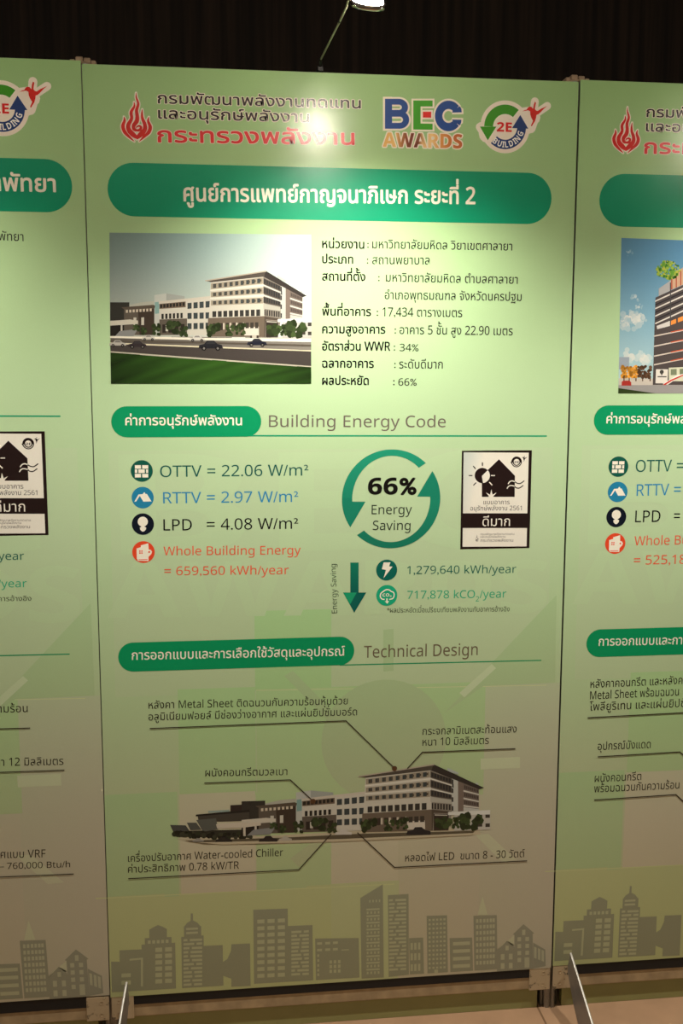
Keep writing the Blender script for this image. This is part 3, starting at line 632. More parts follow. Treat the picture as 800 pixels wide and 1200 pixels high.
def icon_bulb():
    A = Art(); K = 80/686; f = lambda x, y: (150+x*K, 530+y*K); A.disc(*f(149, 722), 12.8, (14, 22, 36), 6); A.disc(*f(148, 697), 50*K, PAPERWHITE, 7)
    A.poly([f(*p) for p in ((130, 735), (168, 735), (166, 750), (182, 756), (178, 778), (160, 796), (140, 796), (122, 778), (118, 756), (132, 750))], PAPERWHITE, 7); return A.mesh('bulb_icon')
def icon_building():
    A = Art(); K = 80/686; f = lambda x, y: (150+x*K, 530+y*K); OR = (232, 74, 40); A.disc(*f(155, 1003), 13, OR, 6)
    A.poly([f(*p) for p in ((85, 966), (128, 954), (128, 936), (204, 914), (208, 976), (228, 980), (242, 1000), (232, 1024), (206, 1050), (206, 1092), (96, 1090), (96, 1076), (88, 1074))], PAPERWHITE, 7)
    for x, y in ((112, 986), (132, 986), (112, 1006), (132, 1006)): A.rect(*f(x, y), *f(x+14, y+14), OR, 8)
    A.disc(*f(212, 1002), 1.1, OR, 8, 12); A.rect(*f(104, 1076), *f(196, 1081), OR, 8); return A.mesh('building_icon')
def rating_text(total='= 659,560 kWh/year', ottv='OTTV = 22.06 W/m²', rttv='RTTV = 2.97 W/m²', lpd='= 4.08 W/m²', ends=(361.3, 349.4, 349.4, 338.2)):
    A = Art()
    A.text(ottv, 187.7, 559, ends[0], 557.2, (20, 92, 82), 7, h=13.4); A.part(); A.text(rttv, 191.2, 589.9, ends[1], 588.2, (46, 136, 184), 7, h=13.2); A.part()
    A.text('LPD', 191.5, 621.7, 224.8, 621.4, (16, 18, 22), 7, h=13.4); A.text(lpd, 242.3, 621, ends[2], 619.6, (16, 18, 22), 7, h=13.2); A.part()
    A.text('Whole Building Energy', 191.5, 650.8, 352.2, 649.6, (236, 96, 66), 7, h=10.4); A.text(total, 192.6, 674.2, ends[3], 672.9, (236, 96, 66), 7, h=10.4)
    return A.mesh('rating_line')
def ring():
    A = Art(); K = 140/800; Z = (391, 371); c = A.q((390+Z[0]*K, 520+Z[1]*K)); k = A.unit(458, 585)*K
    col = lambda a: mix((34, 150, 116), (24, 120, 94), (1-math.sin(a))/2)
    P = lambda rx, ry, a: (c.x+k*rx*math.cos(a), c.y+k*ry*math.sin(a))
    for base in (0, math.pi):
        n = 36
        for i in range(n):
            a = [base+math.radians(46+(178-46)*(i+d)/n) for d in (0, 1)]
            A.raw([P(262, 288, a[0]), P(330, 330, a[0]), P(330, 330, a[1]), P(262, 288, a[1])], [col(a[0]), col(a[0]), col(a[1]), col(a[1])], 7)
        pts = [P(330, 330, base+math.radians(178+36*i/8)) for i in range(9)]
        s = 1 if base == 0 else -1
        pts += [(c.x+s*k*(218-391), c.y-s*k*(386-371)), (c.x+s*k*(130-391), c.y-s*k*(384-371)), P(262, 288, base+math.radians(178))]
        A.raw(pts, (26, 130, 102), 7); A.part()
    return A.mesh('saving_ring')
def ring_text(pct='66%'):
    A = Art()
    A.text('66', 431.1, 579.2, 465.4, 579.1, (20, 18, 14), 8, h=19, heavy=True, bold=.012); A.text('%', 468.4, 579.1, 487.1, 579, (20, 18, 14), 8, h=19, bold=.035); A.part()
    A.text('Energy', 435.2, 602.5, 482.4, 602.3, (44, 54, 44), 8, h=10.8); A.text('Saving', 436.6, 621, 480.7, 621, (44, 54, 44), 8, h=10.8); return A.mesh('saving_text')
def certificate():
    A = Art(); K = 1/8; f = lambda x, y: (530+x*K, 520+y*K); B = (36, 22, 20); Wt = (238, 232, 216)
    A.rect(541, 528.2, 620, 642.2, B, 6); A.bands(f(104, 80), f(714, 84), f(694, 962), f(94, 966), 6, 4, lambda u, v: mix((196, 206, 196), Wt, min(1, u*3+v)), 7)
    A.poly([f(*p) for p in ((435, 145), (585, 300), (582, 498), (275, 498), (275, 300))], B, 8)
    n = 30; A.poly([f(280+72*math.cos(2*math.pi*i/n), 298+72*math.sin(2*math.pi*i/n)) for i in range(n)], B, 9)
    arc = [(280+70*math.cos(math.radians(t)), 298+70*math.sin(math.radians(t))) for t in range(-45, 94, 10)]
    A.poly([f(275, 302)]+[f(*p) for p in arc], Wt, 10)
    for a, b in (((280, 175), (280, 208)), ((193, 208), (216, 236)), ((152, 298), (186, 298)), ((195, 390), (222, 364))): A.stroke([f(*a), f(*b)], 1.2, B, 9)
    for a, b in (((360, 298), (398, 298)), ((345, 360), (372, 388))): A.stroke([f(*a), f(*b)], 1.2, Wt, 9)
    A.poly([f(*p) for p in ((314, 458), (352, 478), (363, 428), (376, 478), (412, 458), (386, 488), (380, 500), (340, 500), (338, 488))], Wt, 9)
    for y in (0, 43):
        x = -10 if y else 0
        A.stroke([f(520+x, 378+y), f(536+x, 356+y), (f(560+x, 348+y)), f(583, 356+y)], 1.2, Wt, 9, 4); A.stroke([f(583, 356+y), f(606+x, 370+y), f(636+x, 372+y), f(672+x, 347+y)], 1.2, B, 9, 4)
    g = lambda x, y: f(600+(x-303)*.27, 170+(y-282)*.27); A.sector(*f(600, 170), 27*K, 50*K, 0, 360, B, 8); A.sector(*f(600, 170), 36*K, 41*K, 190, 350, Wt, 9); A.text('2E', *f(578, 183), *f(622, 183), B, 9, h=2.6, heavy=True); A.poly([g(*p) for p in ((88, 284), (230, 284), (155, 396))], B, 8); A.poly([g(p[0]+20, p[1]) for p in BIRD], B, 9)
    A.text('แบบอาคาร', *f(290, 568), *f(535, 568), (60, 46, 40), 8, h=4.2); A.text('อนุรักษ์พลังงาน 2561', *f(166, 626), *f(648, 624), (60, 46, 40), 8, h=4.2)
    A.poly([f(90, 652), f(712, 652), f(710, 790), f(90, 790)], B, 8); A.text('ดีมาก', *f(280, 772), *f(538, 770), Wt, 9, h=8.8)
    flame(A, lambda x, y: f(202+x*.068, 840+y*.09), .008, (60, 46, 40), None)
    A.text('กรมพัฒนาพลังงานทดแทน', *f(262, 858), *f(578, 855), (104, 92, 80), 8, h=2.0); A.text('และอนุรักษ์พลังงาน', *f(262, 882), *f(496, 880), (104, 92, 80), 8, h=2.0); A.text('กระทรวงพลังงาน', *f(262, 920), *f(568, 918), (96, 84, 72), 8, h=2.8)
    return A.mesh('rating_certificate')
def down_arrow():
    A = Art(); K = .15; f = lambda x, y: (380+x*K, 640+y*K); D, Lg = (12, 96, 84), (30, 158, 110)
    A.poly([f(202, 128), f(267, 128), f(267, 366), f(202, 366)], [(18, 124, 96), (18, 124, 96), D, D], 6); A.poly([f(145, 362), f(327, 362), f(233, 520)], D, 7); A.poly([f(147, 364), f(252, 362), f(200, 456)], Lg, 8)
    A.text('Energy Saving', 395.0, 718.4, 393.2, 660.8, (58, 78, 56), 7, h=6.3); return A.mesh('down_arrow')
def icon_bolt():
    A = Art(); K = .15; f = lambda x, y: (380+x*K, 640+y*K); A.disc(*f(486, 187), 12.3, (10, 100, 86), 6)
    A.poly([f(*p) for p in ((462, 127), (516, 127), (504, 158), (532, 160), (462, 250), (480, 186), (449, 180))], PAPERWHITE, 7); return A.mesh('lightning_icon')
def icon_carbon():
    A = Art(); K = .15; f = lambda x, y: (380+x*K, 640+y*K); A.disc(*f(487, 385), 12.3, (28, 170, 124), 6)
    A.stroke([f(*p) for p in ((470, 416), (448, 412), (436, 392), (442, 368), (462, 352), (482, 340), (506, 342), (522, 354), (540, 362), (544, 386), (534, 408), (506, 416))], 1.3, PAPERWHITE, 7, 4)
    A.stroke([f(488, 408), f(488, 436)], 1.5, PAPERWHITE, 7); A.poly([f(472, 430), f(506, 430), f(489, 450)], PAPERWHITE, 7); A.text('CO₂', *f(454, 394), *f(524, 392), PAPERWHITE, 8, h=3.6, heavy=True); return A.mesh('carbon_icon')
def saving_figures():
    A = Art(); g = (30, 104, 88); h_ = (52, 176, 130)
    A.text('1,279,640 kWh/year', 476.8, 672.8, 604.5, 671.3, g, 7, h=9.4); A.part(); A.text('717,878 kCO', 476.8, 701.6, 556.2, 700.7, h_, 7, h=9.2); A.text('2', 557.2, 704.8, 561, 704.7, h_, 7, h=6); A.text('/year', 561.8, 700.6, 593, 700.2, h_, 7, h=9.2); A.part()
    A.text('*ผลประหยัดเมื่อเปรียบเทียบพลังงานกับอาคารอ้างอิง', 453.3, 718, 596.8, 716.4, (58, 66, 46), 7, h=4.6); return A.mesh('saving_line')

# ------------------------------------------------------------------ technical design
def pill_design():
    A = Art(); A.capsule(138.4, (752.2, 786), 415, (746.8, 780.6), (8, 148, 92), 6); return A.mesh('section_pill')
def pill_design_text():
    A = Art(); A.text('การออกแบบและการเลือกใช้วัสดุและอุปกรณ์', 154.5, 773.2, 403.7, 768.2, PAPERWHITE, 7, h=8.8, bold=.008); return A.mesh('pill_text')
def heading_design():
    A = Art(); A.text('Technical Design', 426.2, 770.8, 559.4, 767.6, (112, 98, 76), 7, h=14); return A.mesh('section_heading')
def rule_design():
    A = Art(); A.stroke([(398, 779.4), (634, 773.8)], 1.3, (24, 150, 96), 5); return A.mesh('section_rule')
NOTE = (48, 42, 32)
def callouts_centre():
    A = Art(); h = 7.2
    A.text('หลังคา Metal Sheet ติดฉนวนกันความร้อนหุ้มด้วย', 174, 830.5, 407.3, 825.3, NOTE, 7, h=h); A.text('อลูมิเนียมฟอยล์ มีช่องว่างอากาศ และแผ่นยิปซั่มบอร์ด', 174, 844.2, 418.2, 838.2, NOTE, 7, h=h); A.part()
    A.text('กระจกลามิเนตสะท้อนแสง', 494.7, 861.2, 605, 858.3, NOTE, 7, h=h); A.text('หนา 10 มิลลิเมตร', 494.7, 874, 572.5, 871.7, NOTE, 7, h=h); A.part()
    A.text('ผนังคอนกรีตมวลเบา', 240.4, 909.8, 336.5, 908.2, NOTE, 7, h=h); A.part(); A.text('เครื่องปรับอากาศ Water-cooled Chiller', 150, 1010, 331.5, 1003, NOTE, 7, h=h)
    A.text('ค่าประสิทธิภาพ 0.78 kW/TR', 150, 1022.8, 280, 1018, NOTE, 7, h=h); A.part(); A.text('หลอดไฟ LED  ขนาด 8 - 30 วัตต์', 474.5, 1009.6, 614.2, 1004.4, NOTE, 7, h=h)
    return A.mesh('callout_text')
def callout_lines():
    A = Art(); c = (62, 52, 40); w = 1.25
    for pts in ([(175.5, 853.6), (405.2, 844.5), (462, 900)], [(603.5, 877.2), (494.6, 881.4), (477, 900.5)], [(239.3, 917.5), (340, 913.7), (366.6, 938.5)], [(150.2, 1029.5), (350, 1019), (388, 977)], [(617.3, 1008.6), (462, 1016.3), (418.5, 975.5)]):
        A.stroke(pts, w, c, 26)
        if pts[-1][0] in (462, 366.6): A.disc(pts[-1][0], pts[-1][1]+.3, 3, (92, 62, 40), 27)
        A.part()
    return A.mesh('callout_line')

# ------------------------------------------------------------------ things only on the two side boards
LX, RX = -.992, .9938
def left_title():
    A = Art(LX); A.capsule(-435, (176, 240), 84.5, (185.3, 248.5), (8, 146, 104), 6); return A.mesh('title_banner')
def left_title_text():
    A = Art(LX); A.text('ตพัทยา', -13, 223.2, 65.2, 224.8, PAPERWHITE, 7, h=15.5, bold=.02); return A.mesh('title_text')
def left_fact():
    A = Art(LX); A.text('พัทยา', -1.5, 281.6, 27.6, 282.6, SOFT, 7, h=8.2); return A.mesh('fact_line')
def left_figures():
    A = Art(LX); A.text('kWh/year', -36, 656.4, 28.3, 656, (30, 104, 88), 7, h=9.6); A.part(); A.text('/year', -2.5, 688.4, 31.5, 688, (52, 176, 130), 7, h=9.4); A.part()
    A.text('อาคารอ้างอิง', -12, 704.6, 36.8, 704, (58, 66, 46), 7, h=4.7); return A.mesh('saving_line')
def left_callouts():
    A = Art(LX); h = 7.6
    A.text('ความร้อน', -16, 835.2, 32.6, 834.4, NOTE, 7, h=h); A.part(); A.text('หนา 12 มิลลิเมตร', -13, 897.8, 74.4, 896.2, NOTE, 7, h=h); A.part()
    A.text('อากาศแบบ VRF', -24, 1006, 53.4, 1004.6, NOTE, 7, h=h); A.text('– 760,000 Btu/h', -1.5, 1018.6, 82.2, 1016.2, NOTE, 7, h=h)
    return A.mesh('callout_text')
def left_lines():
    A = Art(LX); c = (62, 52, 40)
    for pts in ([(-60, 855.5), (35.4, 853)], [(-60, 907), (75.6, 902.3)], [(-60, 1030), (86.5, 1024)]): A.stroke(pts, 1.25, c, 26); A.part()
    return A.mesh('callout_line')
def right_title():
    A = Art(RX); A.capsule(702, (204.5, 263.5), 1180, (214, 276), (8, 146, 104), 6); return A.mesh('title_banner')
def right_photo():
    A = Art(RX); K = 130/743; f = lambda x, y: (670+x*K, 270+y*K); rnd = random.Random(5)
    A.bands((727.8, 278.8), (940, 287), (934, 461), (724.2, 461), 10, 8, lambda u, v: mix(mix((92, 142, 172), (70, 124, 168), u), (190, 214, 208), v**1.4), 4); cnt = 0
    e0, e1, e2 = A.q((724.4, 461.2)), A.q((937, 370)), A.q((800, 281.6)); A.clip = (A.q((727.8, 279)).x-.001, e1.x, e0.y, e2.y+.0005)
    for x, y, r, c in ((390, 600, 92, (232, 222, 208)), (440, 590, 60, (236, 226, 212)), (350, 620, 50, (214, 212, 204)), (425, 450, 36, (196, 206, 204)), (445, 510, 30, (204, 210, 206)), (400, 830, 70, (228, 220, 206)), (340, 640, 40, (206, 208, 200)), (380, 150, 30, (170, 196, 206)), (480, 860, 60, (222, 218, 206))):
        n = int(r*.3)
        for i in range(n):
            t, q = rnd.uniform(0, 2*math.pi), math.sqrt(rnd.random()); rr = rnd.uniform(.2, .4)*r*(1.15-q*.6)*K
            X, Y = f(x+r*.95*q*math.cos(t), y+r*.7*q*math.sin(t)); k_ = (Y-279)/173
            A.disc(max(X, 727.9-k_*3.4+rr), Y, rr, mix(c, mix((92, 142, 172), (190, 214, 208), k_**1.4), q*.75), 4.8+cnt*.02, 14); cnt += 1
    A.rect(*f(316, 848), *f(380, 930), (150, 160, 170), 8)
    for i in range(130):
        x = rnd.uniform(332, 532); c = (206, 140, 48) if x < 440 else (92, 66, 46); v = rnd.uniform(.65, 1.2)
        A.disc(*f(x, rnd.uniform(910, 985)), rnd.uniform(6, 13)*K, tuple(q*v for q in c), 9, 8)
    for x in (345, 380, 425, 470, 520): A.rect(*f(x, 970), *f(x+6, 1010), (86, 60, 40), 9)
    A.poly([f(313, 990), f(1500, 1000), f(1500, 1040), f(312, 1036)], (196, 186, 172), 8); A.poly([f(311, 1036), f(1500, 1036), f(1490, 1092), f(309, 1092)], (150, 146, 142), 9); A.poly([f(310, 1056), f(560, 1092), f(309, 1092)], (48, 62, 30), 10)
    A.poly([f(332, 1014), f(345, 1006), f(385, 1006), f(396, 1018), f(396, 1040), f(332, 1040)], (168, 52, 44), 11)
    # louvred tower
    A.poly([f(558, 450), f(1500, 20), f(1500, 1035), f(540, 1035)], (78, 70, 68), 8)
    A.poly([f(580, 390), f(660, 335), f(660, 402), f(580, 440)], (168, 166, 164), 10); A.poly([f(660, 310), f(760, 236), f(1500, -200), f(1500, 30), f(660, 400)], (196, 160, 130), 9)
    for i in range(14):
        x = 664+i*30; t = (x-660)/840; A.poly([f(x, 312-t*500), f(x+7, 306-t*500), f(x+7, 396-t*370), f(x, 400-t*370)], (168, 66, 44), 10)
    for i in range(190):
        x, y = rnd.uniform(560, 730), rnd.uniform(198, 326)
        if (x-645)**2/80**2+(y-265)**2/62**2 < 1: A.disc(*f(x, y), rnd.uniform(5, 12)*K, rnd.choice(((96, 148, 50), (112, 160, 56), (58, 110, 40), (150, 176, 64), (176, 178, 70))), 11, 8)
    for r in range(7):
        y = 470+r*25; A.poly([f(556, y), f(660, y-48), f(1500, y-430), f(1500, y-418), f(660, y-38), f(556, y+9)], (214, 206, 196) if r % 2 == 0 else (46, 44, 46), 10)
    A.poly([f(655, 350), f(662, 348), f(662, 620), f(655, 624)], (70, 68, 68), 11)
    A.poly([f(566, 640), f(655, 606), f(655, 640), f(570, 662)], (206, 200, 192), 11)
    for i in range(8):
        x = 662+i*46; A.poly([f(x, 606-i*18), f(x+34, 592-i*18), f(x+34, 622-i*18), f(x, 634-i*18)], (226, 140, 64), 11)
    for y in (700, 768, 834, 892): A.poly([f(548, y+4), f(640, y-14), f(1500, y-190), f(1500, y-180), f(640, y-6), f(548, y+13)], (206, 192, 178), 10); A.poly([f(660, y-22), f(1500, y-194), f(1500, y-186), f(660, y-15)], (196, 84, 52), 11)
    A.rect(*f(562, 930), *f(638, 1024), (222, 214, 202), 11); A.disc(*f(600, 948), 14*K, (70, 66, 60), 12, 14); A.rect(*f(596, 956), *f(604, 970), (70, 66, 60), 12); A.rect(*f(572, 976), *f(632, 984), (90, 84, 78), 12)
    A.poly([f(648, 920), f(1500, 880), f(1500, 1010), f(648, 1010)], (206, 206, 178), 11)
    for i in range(8): A.poly([f(660+i*60, 930-i*3), f(700+i*60, 928-i*3), f(700+i*60, 968-i*3), f(660+i*60, 970-i*3)], (120, 128, 100), 12)
    A.poly([f(606, 1030), f(700, 970), f(800, 950), f(800, 964), f(712, 984), f(640, 1034)], (232, 226, 214), 13); A.poly([f(606, 1034), f(660, 1000), f(760, 958), f(760, 966), f(664, 1010), f(622, 1036)], (196, 60, 48), 14)
    A.map = None
    return A.mesh('building_photo')
def right_rating():
    A = Art(RX)
    A.text('OTTV =', 744.5, 553, 800.5, 552.3, (20, 92, 82), 7, h=13.6); A.part(); A.text('RTTV =', 745.5, 581.2, 797.2, 580, (46, 136, 184), 7, h=13.4); A.part()
    A.text('LPD', 743.8, 612, 773.2, 611.6, (16, 18, 22), 7, h=13.4); A.text('=', 789, 611, 796, 611, (16, 18, 22), 7, h=13.2); A.part()
    A.text('Whole Building Energy', 742.8, 639.2, 893, 636, (236, 96, 66), 7, h=10.6); A.text('= 525,187', 742.2, 661.8, 812, 660.4, (236, 96, 66), 7, h=10.6)
    return A.mesh('rating_line')
def right_callouts():
    A = Art(RX); h = 7.4
    A.text('หลังคาคอนกรีต และหลังคา', 691.5, 806.2, 803.5, 801.2, NOTE, 7, h=h); A.text('Metal Sheet พร้อมฉนวน', 691, 819.6, 795, 814.8, NOTE, 7, h=h); A.text('โพลียูริเทน และแผ่นยิปซั่มบอร์ด', 690.6, 832.8, 836, 826.8, NOTE, 7, h=h); A.part()
    A.text('อุปกรณ์บังแดด', 700, 879, 762, 876.4, NOTE, 7, h=h); A.part(); A.text('ผนังคอนกรีต', 696.4, 916.6, 751, 914, NOTE, 7, h=h); A.text('พร้อมฉนวนกันความร้อน', 695.8, 928.6, 795.5, 924, NOTE, 7, h=h)
    return A.mesh('callout_text')
def right_lines():
    A = Art(RX); c = (62, 52, 40)
    for pts in ([(688, 841), (850, 832.5)], [(700, 886.8), (796, 881), (830, 910)], [(695.8, 937.4), (791.5, 931), (820, 958)]): A.stroke(pts, 1.25, c, 26); A.part()
    return A.mesh('callout_line')

# ------------------------------------------------------------------ board hardware
CREAMPAINT = simple('worn_cream_paint', (176, 154, 118), .5, 0, .25, 30, .2)
BLACKTAPE = simple('black_tape', (18, 18, 17), .6, 0, .2, 60)
OLIVE = simple('glossy_olive_laminate', (150, 150, 96), .14, 0, .08, 6)
BACKING = simple('grey_backing_board', (150, 146, 136), .7, 0, .1, 10)
ALU = simple('dull_aluminium', (150, 148, 142), .38, .9, .15, 40)
DARKALU = simple('dark_groove', (24, 24, 24), .6, .2, .2, 40)
FOOTMET = simple('grey_sheet_steel', (150, 146, 140), .42, .55, .12, 25)
def worn_plate_material():
    m, nt, b = nodes('scuffed_cream_plate')
    tc = nt.nodes.new('ShaderNodeTexCoord'); nz = nt.nodes.new('ShaderNodeTexNoise'); nz.inputs['Scale'].default_value = 42; nz.inputs['Detail'].default_value = 5; nz.inputs['Roughness'].default_value = .7
    rp = nt.nodes.new('ShaderNodeValToRGB'); e = rp.color_ramp.elements; e[0].position = .35; e[0].color = (.05, .035, .02, 1); e[1].position = .43; e[1].color = (*lin((190, 170, 136)), 1)
    nt.links.new(tc.outputs['Object'], nz.inputs['Vector']); nt.links.new(nz.outputs['Fac'], rp.inputs['Fac']); nt.links.new(rp.outputs['Color'], b.inputs['Base Color']); b.inputs['Roughness'].default_value = .5
    return m
PLATE = worn_plate_material()
def backing_mesh():
    bm = bmesh.new(); box(bm, -.462, .462, .010, .030, .06, 2.035, .001); return mesh_of(bm, 'backing_panel')
def rail_mesh():
    bm = bmesh.new(); box(bm, -.468, .468, .0035, .034, .052, .112, .002)
    return mesh_of(bm, 'bottom_rail')
def tape_mesh():
    bm = bmesh.new(); box(bm, -.4455, .4445, .0016, .0040, .082, .110, .0003); return mesh_of(bm, 'black_strip')
def kick_mesh():
    bm = bmesh.new(); box(bm, -.468, .468, .012, .030, .0, .056, .001); return mesh_of(bm, 'kick_panel')
def plate_mesh(s):
    bm = bmesh.new(); x0, x1 = (.4448, .4935) if s > 0 else (-.4935, -.4458)
    box(bm, x0, x1, .0004, .0044, .050, .1065, .0015)
    for z in (.064, .092): lathe(bm, [(0.0001, -.0004), (.0032, -.0004), (.0036, .0008)], 10, Matrix.Translation(((x0+x1)/2+.008*s, .0004, z)) @ Matrix.Rotation(math.pi/2, 4, 'X'))
    return mesh_of(bm, 'corner_plate')
M_ = dict(poster=poster_sheet(), watermark=watermark(), skyline=skyline(), emblem=emblem(), ministry=ministry(), awards=awards(), badge=badge(), banner=banner(), title=title_centre(), photo=photo(), facts=facts(),
          p1=pill_energy(), p1t=pill_energy_text(), h1=heading_energy(), r1=rule_energy(), brick=icon_brick(), roof=icon_roof(), bulb=icon_bulb(), bld=icon_building(), rating=rating_text(), ring=ring(), ringt=ring_text(), cert=certificate(),
          arrow=down_arrow(), bolt=icon_bolt(), carbon=icon_carbon(), figs=saving_figures(), p2=pill_design(), p2t=pill_design_text(), h2=heading_design(), r2=rule_design(), ct=callouts_centre(), cl=callout_lines(), cut=cutout())
HW = dict(back=backing_mesh(), rail=rail_mesh(), tape=tape_mesh(), kick=kick_mesh(), pl=plate_mesh(-1), pr=plate_mesh(1))
def board(x, dz, label):
    t = bpy.data.objects.new('display_board', None); COL.objects.link(t); t.location = (x, 0, 0); t.empty_display_size = .2
    tag(t, label, 'display board', 'printed display boards standing side by side')
    link('backing_panel', HW['back'], t, BACKING); link('bottom_rail', HW['rail'], t, CREAMPAINT); link('black_strip', HW['tape'], t, BLACKTAPE); link('kick_panel', HW['kick'], t, OLIVE)
    link('corner_plate', HW['pl'], t, PLATE); link('corner_plate', HW['pr'], t, PLATE)
    p = link('poster', M_['poster'], t); p.location.z = dz
    return p
def put(p, name, me, dx=0, dz=0):
    for m in (me if isinstance(me, list) else [me]): o = link(name, m, p); o.location = (dx, 0, dz)
LABELS = {'title_banner': 'long green rounded banner', 'saving_ring': 'green ring of two arrows'}
def common(p, dx, dz, mid=True):
    put(p, 'watermark', M_['watermark']); put(p, 'skyline', M_['skyline'])
    put(p, 'flame_emblem', M_['emblem']); put(p, 'ministry_text', M_['ministry']); put(p, 'awards_logo', M_['awards']); put(p, 'building_badge', M_['badge'])
    for n, k in (('section_pill', 'p1'), ('pill_text', 'p1t'), ('section_heading', 'h1'), ('section_rule', 'r1'), ('brick_icon', 'brick'), ('roof_icon', 'roof'), ('bulb_icon', 'bulb'), ('building_icon', 'bld'), ('saving_ring', 'ring'), ('rating_certificate', 'cert'), ('down_arrow', 'arrow'), ('lightning_icon', 'bolt'), ('carbon_icon', 'carbon'),
                 ('section_pill', 'p2'), ('pill_text', 'p2t'), ('section_heading', 'h2'), ('section_rule', 'r2')):
        put(p, n, M_[k], dx, dz)
pc = board(0, 0, 'middle poster board with the 66% arrow ring and a whole white office building')
common(pc, 0, 0)
for n, k in (('title_banner', 'banner'), ('title_text', 'title'), ('building_photo', 'photo'), ('fact_line', 'facts'), ('rating_line', 'rating'), ('saving_text', 'ringt'), ('saving_line', 'figs'), ('building_cutout', 'cut'), ('callout_text', 'ct'), ('callout_line', 'cl')): put(pc, n, M_[k])
pl = board(LX, .006, 'left poster board, cut by the frame, showing 12 and 760,000 Btu/h')
common(pl, -.0155, .039)
for n, me in (('title_banner', left_title()), ('title_text', left_title_text()), ('fact_line', left_fact()), ('saving_line', left_figures()), ('callout_text', left_callouts()), ('callout_line', left_lines())): put(pl, n, me, 0, -.006)
pr = board(RX, .004, 'right poster board, cut by the frame, with a louvred tower under a blue sky')
common(pr, .0165, -.004)
for n, me in (('title_banner', right_title()), ('building_photo', right_photo()), ('rating_line', right_rating()), ('callout_text', right_callouts()), ('callout_line', right_lines())): put(pr, n, me, 0, -.004)

# ------------------------------------------------------------------ posts between the boards
def post_body():
    bm = bmesh.new(); n = 8; R = .0225; pts = []
    for k in range(n):                                # octagonal extrusion with a slot in every face
        a0 = 2*math.pi*(k+.5)/n-math.pi/2; a1 = 2*math.pi*(k+1.5)/n-math.pi/2
        A, B = Vector((math.cos(a0), math.sin(a0)))*R, Vector((math.cos(a1), math.sin(a1)))*R
        mid = (A+B)/2; inn = -mid.normalized()*.006; d = (B-A)*.17
        pts += [A, mid-d, mid-d+inn, mid+d+inn, mid+d]
    lo = [bm.verts.new((p.x, p.y, 0)) for p in pts]; hi = [bm.verts.new((p.x, p.y, 2.046)) for p in pts]; m = len(pts)
    for i in range(m): bm.faces.new((lo[i], lo[(i+1) % m], hi[(i+1) % m], hi[i]))
    bm.faces.new(lo[::-1]); bm.faces.new(hi); return mesh_of(bm, 'post_body')
def post_cap():
    bm = bmesh.new()
    for x0, x1, h in ((-.024, -.014, .006), (-.0125, .0015, .0115), (.003, .016, .0095), (.017, .026, .005)): box(bm, x0, x1, -.014, .018, 2.046, 2.049+h, .002)
    lathe(bm, [(.0001, 2.0455), (.021, 2.0455), (.022, 2.048), (.020, 2.050), (.0001, 2.050)], 24); return mesh_of(bm, 'post_cap')
pb, pcap = post_body(), post_cap(); CAPMAT = simple('beige_plastic_cap', (158, 132, 104), .55, 0, .2, 60)
for x, lab in (((LX)/2, 'grooved metal post with beige cap between the left and middle boards'), ((RX)/2, 'grooved metal post with beige cap between the middle and right boards')):
    t = bpy.data.objects.new('joining_post', None); COL.objects.link(t); t.location = (x, .0278, 0); tag(t, lab, 'post', 'posts joining the boards')
    link('post_body', pb, t, ALU); link('post_cap', pcap, t, CAPMAT)

# ------------------------------------------------------------------ sheet steel feet
def foot_mesh():
    bm = bmesh.new(); prof = [(-.016, .1465), (-.024, .142), (-.285, .004), (-.285, 0), (-.105, 0), (-.082, .017), (-.047, .043), (-.004, .094), (-.003, .110)]; th = .0016
    a = [bm.verts.new((-th, y, z)) for y, z in prof]; b = [bm.verts.new((th, y, z)) for y, z in prof]; n = len(prof)
    bm.faces.new(a); bm.faces.new(b[::-1])
    for i in range(n): bm.faces.new((a[i], b[i], b[(i+1) % n], a[(i+1) % n]))
    bmesh.ops.recalc_face_normals(bm, faces=bm.faces); return mesh_of(bm, 'foot_plate')
def foot_edge():
    bm = bmesh.new(); tube(bm, [(0, -.0155, .147), (0, -.0245, .1432), (0, -.286, .0052)], .0026, 8); return mesh_of(bm, 'lit_edge')
fm, fe = foot_mesh(), foot_edge(); EDGE = simple('steel_edge_highlight', (225, 220, 210), .3, .6, .05, 30)  # paler steel colour paints the highlight along the plate's thin sloping edge
for x, a, lab in ((.534, 0, 'grey triangular steel foot at the bottom of the right board'), (-.4565, math.radians(-6), 'grey triangular steel foot at the lower left corner of the middle board')):
    t = bpy.data.objects.new('stabiliser_foot', None); COL.objects.link(t); t.location = (x, -.002, 0); t.rotation_euler.z = a; tag(t, lab, 'foot', 'steel feet of the boards')
    link('foot_plate', fm, t, FOOTMET); link('lit_edge', fe, t, EDGE)

# ------------------------------------------------------------------ arm spotlights over the boards
LAMPBLACK = simple('black_lamp_metal', (22, 20, 18), .45, .3, .1, 30); ARMMET = simple('satin_arm_rod', (176, 168, 146), .35, .8, .1, 30); CHROME = simple('chrome_rim', (210, 200, 190), .15, 1., .05, 30)
GLOW = simple('glowing_lamp_glass', (255, 250, 240), .4, 0, 0, 10, 0, ((255, 244, 226), 200.0))
RIM = at_depth(431, 6, -.428); AIM = Vector((.07, -.02, .75))
AX = (Vector((RIM.x, RIM.y, RIM.z))-AIM).normalized()      # from the poster back to the lamp
TILT = Vector((.05, -.50, .87)).normalized()
Mx = Matrix.Translation(RIM) @ Vector((0, 0, 1)).rotation_difference(TILT).to_matrix().to_4x4()
def lamp(x, label, make=True):
    t = bpy.data.objects.new('arm_spotlight', None); COL.objects.link(t); t.location = (x, 0, 0)
    if label: tag(t, label, 'spotlight', 'arm spotlights over the boards')
    return t
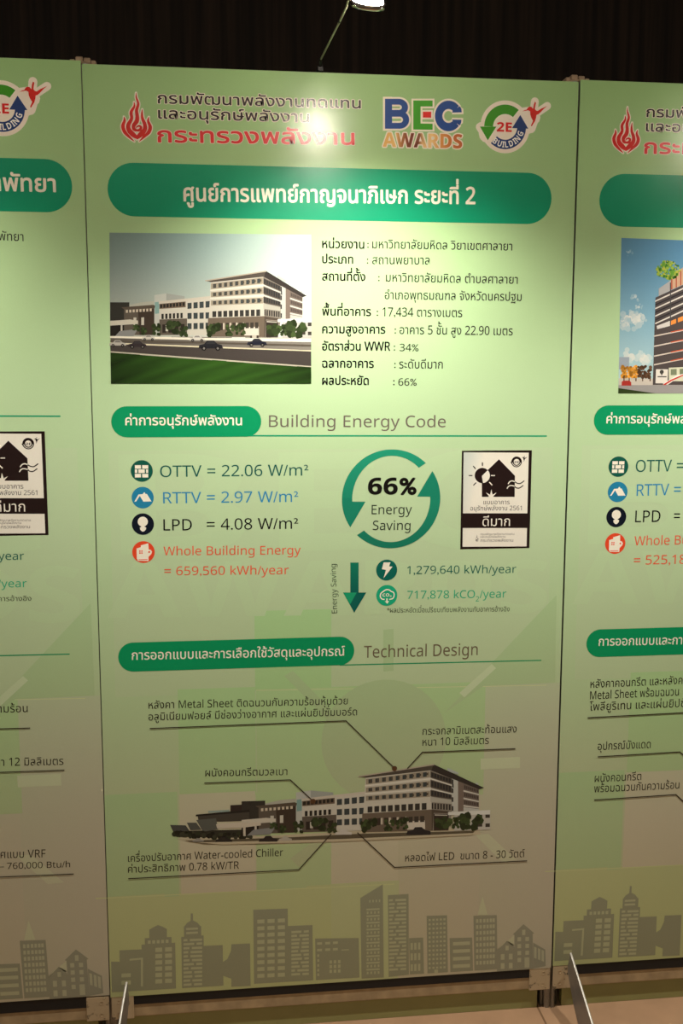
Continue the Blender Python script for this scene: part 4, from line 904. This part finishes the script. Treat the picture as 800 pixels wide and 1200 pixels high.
def lamp_meshes():
    o = {}
    bm = bmesh.new(); box(bm, -.040, -.028, -.006, .040, 2.0495, 2.053, .001); box(bm, -.039, -.029, -.006, -.0045, 2.044, 2.051, .0006); box(bm, -.040, -.028, .036, .040, 2.0, 2.051, .0006); o['clamp'] = mesh_of(bm, 'clamp')
    p0 = Vector((-.034, -.002, 2.053)); p1 = at_depth(375.5, 70, -.030); p2 = at_depth(398, 25, -.30); p3 = at_depth(405.5, 9, -.40); p4 = Mx @ Vector((-.012, 0, .062))
    bm = bmesh.new(); tube(bm, [p0, p1, p1.lerp(p2, .02)], .0032, 10); o['stem'] = mesh_of(bm, 'arm_stem', True)
    bm = bmesh.new(); tube(bm, [p1, p1.lerp(p2, .5), p2, p3, p3.lerp(p4, .5)+Vector((-.004, -.006, .002)), p4], .0019, 10); o['arm'] = mesh_of(bm, 'arm', True)
    bm = bmesh.new(); tube(bm, [p2.lerp(p3, -.05), p2.lerp(p3, .05)], .0026, 10); o['joint'] = mesh_of(bm, 'arm_joint', True)
    bm = bmesh.new(); lathe(bm, [(.0001, .088), (.012, .088), (.0135, .086), (.0135, .056), (.0115, .050), (.0001, .050)], 24, Mx); o['holder'] = mesh_of(bm, 'lamp_holder', True)
    bm = bmesh.new(); lathe(bm, [(.010, .050), (.0135, .044), (.0185, .032), (.022, .018), (.0245, .004), (.0235, .004), (.021, .018), (.0175, .032), (.0125, .044), (.009, .050)], 32, Mx); o['glass'] = mesh_of(bm, 'lamp_glass', True)
    bm = bmesh.new(); lathe(bm, [(.0242, .005), (.0278, .0045), (.0285, .001), (.0275, -.003), (.0250, -.0035), (.0240, .000), (.0242, .005)], 36, Mx); o['rim'] = mesh_of(bm, 'lamp_rim', True)
    return o
LM = lamp_meshes()
for x, lab, share in ((0, 'lit arm spotlight reaching out over the top of the middle board', 1.), (LX, 'arm spotlight over the left board', .6), (RX, 'arm spotlight over the right board', .9)):
    t = lamp(x, lab)
    for n, k, m in (('clamp', 'clamp', LAMPBLACK), ('arm_stem', 'stem', LAMPBLACK), ('arm', 'arm', ARMMET), ('arm_joint', 'joint', LAMPBLACK), ('lamp_holder', 'holder', LAMPBLACK), ('lamp_glass', 'glass', GLOW), ('lamp_rim', 'rim', CHROME)): link(n, LM[k], t, m)
    d = bpy.data.lights.new('spot_beam', 'SPOT'); d.energy = SPOT_W*share; d.color = SPOT_COL; d.spot_size = math.radians(114); d.spot_blend = 1.0; d.shadow_soft_size = .020
    o = bpy.data.objects.new('spot_beam', d); COL.objects.link(o); o.parent = t; o.location = RIM-TILT*.012
    o.rotation_euler = (AIM-o.location).to_track_quat('-Z', 'Y').to_euler()
for m in (_m0, _m1): bpy.data.materials.remove(m)
